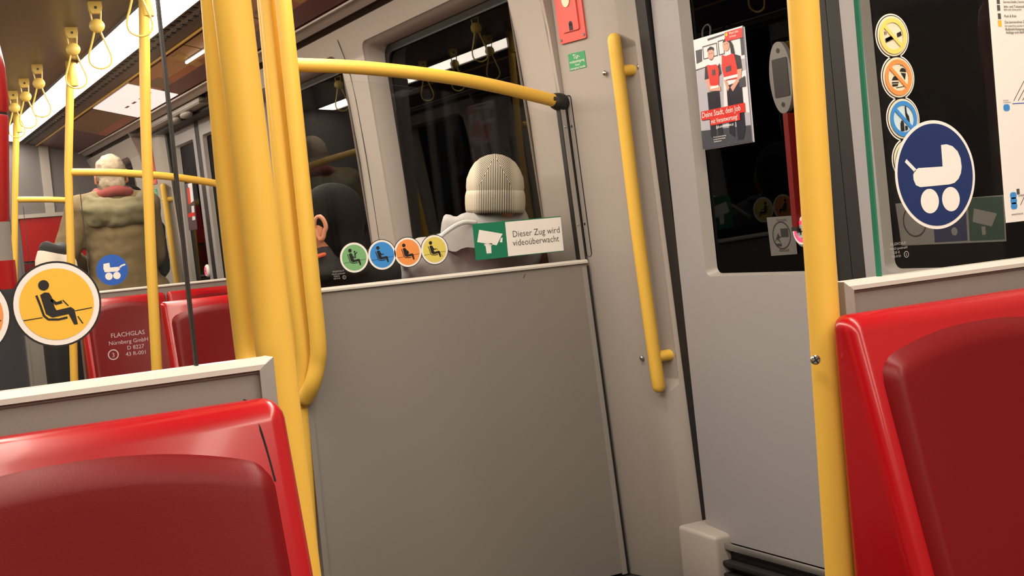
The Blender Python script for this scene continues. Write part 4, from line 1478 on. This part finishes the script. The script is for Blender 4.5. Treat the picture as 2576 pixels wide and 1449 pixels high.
# ------------------------------------------------------------------ people
def figure(root, J, head, build, vox=.012, coat='coat', coat_r=1.0, facing=0., hands=True, earx=.080):
    """J: joints in world space. One continuous body, then coat, trousers and shoes over it"""
    tb = lambda a5, b5, ra, rb: tube([J[a5], (Vector(J[a5])+Vector(J[b5]))/2, J[b5]], [ra, (ra+rb)/2*1.03, rb], 12)
    hc = Vector(head)
    Rz = Matrix.Rotation(facing, 3, 'Z')
    H = lambda x, y, z: hc+Rz @ Vector((x, y, z))

    def hb(c5, r5):
        g5 = ball((0, 0, 0), r5, 20, 14)
        return move(g5, lambda v: H(*c5)+Rz @ v)
    b = [hb((0, -.01, .025), (.076, .095, .092)), hb((0, .02, -.05), (.058, .068, .068)),
         tube([J['neck'], H(0, -.02, -.06)], [.056, .052], 12),
         hb((0, .096, -.012), (.014, .018, .022)), hb((0, .085, -.06), (.024, .012, .008)),
         hb((0, .07, -.105), (.03, .025, .02)), hb((0, .08, .03), (.05, .012, .012))]
    b += [tube([J['pelvis'], J['waist'], J['chest'], J['neck']], [.14, .125, .135, .06], 14)]
    for s in 'LR':
        b += [tb('sh'+s, 'el'+s, .048, .038), tb('el'+s, 'wr'+s, .038, .026), tb('hip'+s, 'kn'+s, .078, .052), tb('kn'+s, 'an'+s, .052, .036),
              tube([J['an'+s], Vector(J['an'+s])+Rz @ Vector((0, .16, -.05))], [.04, .03], 10), tube([J['neck'], J['sh'+s]], [.06, .05], 10)]
        if hands:
            w5 = Vector(J['wr'+s])
            d = (w5-Vector(J['el'+s])).normalized()
            sd = d.cross(Vector((0, 0, 1))).normalized()
            b.append(tube([w5, w5+d*.045, w5+d*.085], [.024, .033, .032], 10))
            for k, (ln5, o5) in enumerate(((.066, -.027), (.078, -.009), (.072, .009), (.056, .027))):
                f0 = w5+d*.085+sd*o5
                b.append(tube([f0, f0+d*ln5*.5+Vector((0, 0, -.008)), f0+d*ln5+Vector((0, 0, -.028))], [.0095, .009, .007], 8))
            b.append(tube([w5+d*.03-sd*.02, w5+d*.055-sd*.05, w5+d*.09-sd*.058], [.012, .011, .008], 8))
    mk('body', remesh(join(*b), vox, 4), 'skin', root, sharp=180)
    for s in (-1, 1):
        ear = [H(s*(earx+.006*(math.cos(t) < -.2)), -.012+.019*math.cos(t)*(1 if math.sin(t) > -.3 else .72), .0+.034*math.sin(t)) for t in [2*pi*k/16 for k in range(17)]]
        mk('ear', join(tube(smooth_path(ear, 3), .0065, 8), hb((s*(earx-.005), -.008, -.004), (.006, .016, .026))), 'skin', root)
        mk('eye', hb((s*.031, .079, .004), (.011, .008, .008)), 'white', root)
        mk('iris', hb((s*.031, .087, .004), (.005, .002, .005)), 'ink', root)
    mk('lips', hb((0, .098, -.058), (.021, .005, .006)), 'scarf', root)
    tr = []
    for s in 'LR':
        tr += [tb('hip'+s, 'kn'+s, .095, .068), tb('kn'+s, 'an'+s, .068, .055)]
    tr.append(ball(J['pelvis'], (.17, .13, .12)))
    mk('trousers', remesh(join(*tr), .016, 5), 'trouser', root, sharp=180)
    for s in 'LR':
        mk('shoe', remesh(tube([Vector(J['an'+s])+Rz @ Vector((0, -.05, -.045)), Vector(J['an'+s])+Rz @ Vector((0, .18, -.055))], [.048, .036], 12), .014, 3), 'shoe', root, sharp=180)
    k = coat_r
    ct = [tube([J['pelvis'], J['waist'], J['chest'], Vector(J['neck'])-Vector((0, 0, .03))], [.17*k, .165*k, .165*k, .085*k], 18)]
    for s in 'LR':
        sh = Vector(J['sh'+s])
        ct += [tube([sh, J['el'+s]], [.075*k, .066*k], 14), tube([J['el'+s], J['wr'+s]], [.066*k, .05*k], 14), tube([Vector(J['neck'])-Vector((0, 0, .03)), sh], [.09*k, .075*k], 14), tube([J['chest'], sh], [.14*k, .085*k], 14)]
        if 'lo'+s in J:
            ct.append(tube([J['hip'+s], J['lo'+s]], [.16*k, .18*k], 14))
    g5 = remesh(join(*ct), .014, 6)
    g5 = move(g5, lambda v: v+Vector((1, 1, 0))*.007*noise.noise(v*13)+Vector((1, 1, 1))*.004*noise.noise(v*31))
    mk('jacket', g5, coat, root, sharp=180)
    return H


def joints_seated(x, y, dz=0., sl=0., sr=0.):
    J = {'pelvis': (x, y+.10, .64), 'waist': (x, y+.09, .76+dz), 'chest': (x, y+.055, .92+dz), 'neck': (x, y-.01, 1.085+dz)}
    for s, k in (('L', -1), ('R', 1)):
        e = sl if s == 'L' else sr
        J['sh'+s] = (x+k*(.165+e*.3), y+.03, 1.03+dz)
        J['el'+s] = (x+k*(.20+e), y+.13, .80+dz)
        J['wr'+s] = (x+k*.09, y+.34, .72+dz)
        J['hip'+s] = (x+k*.09, y+.16, .585)
        J['kn'+s] = (x+k*.10, y+.52, .565)
        J['an'+s] = (x+k*.10, y+.50, .10)
    return J


# passenger in the ribbed hat
hx, hy = 1.867, 3.63
r = empty('person', (hx, hy+.1, 0), 'seated person in a cream ribbed knit hat and grey jacket, back turned', 'person')
J = joints_seated(hx-.03, 3.72, 0, .02, -.05)
hd = (hx, hy+.005, 1.215)
H = figure(r, J, hd, None, coat='gjacket', coat_r=.98, earx=.068)
# knit hat: dome and turned up cuff, built around the head
hat_o = Vector((hx, hy, 1.222))


def dome(prof, seg=72, lob=0.):
    V, Fc = [], []
    for rx, ry, z in prof:
        for k in range(seg):
            a6 = 2*pi*k/seg
            q = 1+lob*math.cos(a6*seg/2)
            V.append(hat_o+Vector((rx*math.cos(a6)*q, ry*math.sin(a6)*q, z)))
    n = len(prof)
    for i in range(n-1):
        for k in range(seg):
            a6, b6 = i*seg+k, i*seg+(k+1) % seg
            Fc.append((a6, b6, b6+seg, a6+seg))
    Fc.append(tuple((n-1)*seg+k for k in range(seg)))
    return V, Fc


hatp = empty('tmp', hat_o)
crown = mk('knit_hat', dome([(.085, .105, -.02), (.0885, .109, .0), (.0905, .111, .02), (.0885, .108, .045), (.078, .096, .072), (.064, .079, .094), (.045, .056, .109), (.024, .03, .118), (.006, .008, .121)]), 'knit', hatp, sharp=180)
cuff = mk('hat_cuff', dome([(.080, .100, -.058), (.088, .108, -.064), (.0925, .113, -.052), (.094, .1145, -.03), (.0935, .114, -.008), (.090, .110, .006), (.084, .104, .008)]), 'knit', hatp, sharp=180)
for o in (crown, cuff):
    o.parent = r
    o.location = hat_o-OFF[r.name]
    o.rotation_euler = (.0, math.radians(5), math.radians(-27))
bpy.data.objects.remove(hatp)
# stand-up collar and shoulder strap with letters
col = []
for k in range(25):
    a6 = pi+pi*k/24
    col.append((hx-.02+.135*math.cos(a6), 3.69+.115*math.sin(a6)))
cv = []
for i, (zz, sc6) in enumerate(((1.06, 1.16), (1.11, 1.13), (1.145, 1.07), (1.166, 1.0), (1.164, .94), (1.11, .90))):
    cv += [(hx-.02+(a6-hx+.02)*sc6, 3.69+(b6-3.69)*sc6, zz+.006*noise.noise(Vector((k*.4, i, 0)))+.004*math.sin(k*1.3)) for k, (a6, b6) in enumerate(col)]
cf = [(i*25+k, i*25+k+1, (i+1)*25+k+1, (i+1)*25+k) for i in range(5) for k in range(24)]
mk('collar', (cv, cf), 'gjacket', r, sharp=180)
sp = [at(1052, 650, Y=3.56), at(1090, 612, Y=3.56), at(1130, 578, Y=3.57), at(1165, 560, Y=3.58), at(1195, 560, Y=3.58)]
mk('shoulder_strap', tube(smooth_path(sp, 5), .007, 8), 'gstrap', r)

# passenger in black, only hair, ear and collar showing
r = empty('person', (1.40, 3.75, 0), 'seated person with black hair and black jacket, head turned so one ear shows', 'person')
J = joints_seated(1.36, 3.74, -.03, 0., -.09)
H = figure(r, J, (1.315, 3.655, 1.16), None, coat='bjacket', facing=math.radians(50))
hg = join(move(ball((0, 0, 0), (.086, .100, .098), 24, 16), lambda v: H(v.x, v.y-.024, v.z+.034)), move(ball((0, 0, 0), (.070, .055, .075), 20, 12), lambda v: H(v.x, v.y-.058, v.z-.045)))
mk('hair', remesh(hg, .012, 3), 'blackhair', r, sharp=180)
mk('collar', remesh(join(*[tube([(1.335+.082*math.cos(2*pi*k/20)*q9, 3.69+.085*math.sin(2*pi*k/20)*q9, zz9) for k in range(21)], .026, 10) for q9, zz9 in ((1.1, 1.03), (1.0, 1.065), (.94, 1.09))]), .012, 3), 'bjacket', r, sharp=180)
mk('collar_edge', tube(smooth_path([at(790, 648, Y=3.60), at(812, 641, Y=3.60), at(823, 639, Y=3.61)], 4), .006, 8), 'orange', r)

# grey haired standing man
gx, gy = 1.50, 7.62
r = empty('person', (gx, gy, 0), 'standing man with thinning grey hair and a loose olive hooded coat', 'person')
J = {'pelvis': (gx+.02, gy, .95), 'waist': (gx+.015, gy, 1.10), 'chest': (gx+.01, gy-.01, 1.30), 'neck': (gx, gy+.0, 1.50),
     'shL': (gx-.185, gy, 1.44), 'shR': (gx+.165, gy, 1.44), 'elL': (gx-.30, gy+.02, 1.19), 'elR': (gx+.205, gy+.07, 1.17),
     'wrL': (gx-.17, gy+.24, 1.14), 'wrR': (gx+.15, gy+.25, 1.05), 'hipL': (gx-.09, gy, .90), 'hipR': (gx+.11, gy, .90),
     'knL': (gx-.10, gy+.01, .50), 'knR': (gx+.12, gy+.01, .50), 'anL': (gx-.10, gy, .10), 'anR': (gx+.12, gy, .10), 'loL': (gx-.12, gy, .70), 'loR': (gx+.14, gy, .70)}
H = figure(r, J, (gx+.0, gy+.02, 1.62), None, coat='coat', coat_r=1.14, facing=math.radians(-8))
hg = join(move(ball((0, 0, 0), (.085, .102, .100), 28, 18), lambda v: H(v.x, v.y-.02, v.z+.028)), move(ball((0, 0, 0), (.074, .052, .06), 20, 12), lambda v: H(v.x, v.y-.066, v.z-.045)))
hg = remesh(hg, .008, 2)
mk('hair', move(hg, lambda v: v+(v-Vector((gx, gy, 1.63))).normalized()*.006*noise.noise(v*38)), 'grayhair', r, sharp=180)
mk('scarf', tube([(gx+.088*math.cos(2*pi*k/20), gy+.09*math.sin(2*pi*k/20), 1.525+.010*math.sin(3*pi*k/10)) for k in range(21)], .030, 12), 'scarf', r)
hood = []
for (rr, zz, tr6) in ((.125, 1.492, .032), (.155, 1.448, .042), (.140, 1.405, .045)):
    hood.append(tube([(gx+rr*1.12*math.cos(2*pi*k/24), gy-.05+rr*.85*math.sin(2*pi*k/24), zz-.035*(1 if math.sin(2*pi*k/24) < 0 else .2)*abs(math.sin(2*pi*k/24))+.008*math.sin(k*1.7)) for k in range(25)], tr6, 12))
hd6 = remesh(join(*hood), .012, 5)
mk('hood', move(hd6, lambda v: v+Vector((1, 1, 1))*.008*noise.noise(v*24)), 'hood', r, sharp=180)

# dark coated passenger by the far pillar
dx6, dy6 = 1.745, 8.45
r = empty('person', (dx6, dy6, 0), 'distant person in a dark coat half hidden behind the slim yellow pole', 'person')
dq = -.18
J = {k6: (Vector(v6)-Vector((gx, gy, 0)))*.92+Vector((dx6, dy6, -.0)) for k6, v6 in J.items()}
H = figure(r, J, (dx6, dy6+.01, 1.49), None, coat='bjacket', coat_r=.8, facing=math.radians(120), vox=.014)
mk('hair', remesh(move(ball((0, 0, 0), (.085, .098, .096), 20, 14), lambda v: H(v.x, v.y-.03, v.z+.034)), .014, 2), 'blackhair', r, sharp=180)

# white bag with a black rim standing in the far doorway area
YG = 7.30
bc6 = at(136, 612, Y=YG)
bz = bc6.z
r = empty('white_bag', (bc6.x, YG, 0), 'upright bag with white top band and black opening above yellow priority sticker', 'bag')


def ring_bag(prof):
    V, Fc = [], []
    seg = 28
    for rx, ry, z in prof:
        for k in range(seg):
            a6 = 2*pi*k/seg
            V.append((bc6.x+rx*math.cos(a6), YG+ry*math.sin(a6), z+.010*math.sin(a6*2+.6)-.12*(rx*math.cos(a6))*(z > .9)))
    for i in range(len(prof)-1):
        for k in range(seg):
            a6, b6 = i*seg+k, i*seg+(k+1) % seg
            Fc.append((a6, b6, b6+seg, a6+seg))
    Fc.append(tuple(range(seg))[::-1])
    Fc.append(tuple((len(prof)-1)*seg+k for k in range(seg)))
    return V, Fc


mk('bag_body', ring_bag([(.09, .06, .0), (.11, .08, .05), (.112, .085, .6), (.11, .085, bz-.20)]), 'bjacket', r, sharp=60, label='dark lower body')
mk('bag_band', ring_bag([(.111, .086, bz-.20), (.11, .085, bz-.16), (.105, .08, bz-.10), (.088, .07, bz-.052)]), 'whitebag', r, sharp=60, label='white upper band')
mk('bag_rim', ring_bag([(.082, .066, bz-.058), (.080, .066, bz-.03), (.066, .055, bz-.008), (.045, .04, bz)]), 'bjacket', r, sharp=60)

# glossy red cylinder at the left edge, on its grey stand
rc6 = at(28, 400, Y=D2)
cx6 = rc6.x-.10
r = empty('red_cylinder', (cx6, D2, 0), 'glossy red cylinder with a dark seam at the left edge of the view', 'cylinder')
def lathe(prof, cx, cy, seg=28):
    V, Fc = [], []
    for rr, z in prof:
        for k in range(seg):
            a6 = 2*pi*k/seg
            V.append((cx+.10*max(0, z-1.2)+rr*math.cos(a6), cy+rr*math.sin(a6), z))
    for i in range(len(prof)-1):
        for k in range(seg):
            a6, b6 = i*seg+k, i*seg+(k+1) % seg
            Fc.append((a6, b6, b6+seg, a6+seg))
    Fc.append(tuple(range(seg))[::-1])
    Fc.append(tuple((len(prof)-1)*seg+k for k in range(seg)))
    return V, Fc
mk('lower_shell', lathe([(.072, 1.235), (.076, 1.25), (.076, 1.495), (.073, 1.502)], cx6, D2), 'red', r, sharp=50)
mk('seam_ring', lathe([(.0715, 1.500), (.0715, 1.510)], cx6, D2), 'black', r)
mk('upper_shell', lathe([(.073, 1.508), (.0755, 1.514), (.075, 1.55), (.068, 1.62), (.055, 1.68), (.03, 1.71)], cx6, D2), 'red', r, sharp=50)
mk('stand', lathe([(.082, 1.10), (.080, 1.12), (.079, 1.15), (.077, 1.24)], cx6, D2), 'panel', r, sharp=50)
mk('dark_base', lathe([(.085, 0), (.085, 1.05), (.081, 1.10)], cx6, D2), 'trouser', r, sharp=50)
mk('red_foot', lathe([(.083, 1.06), (.083, 1.145)], cx6, D2), 'red', r, sharp=50)
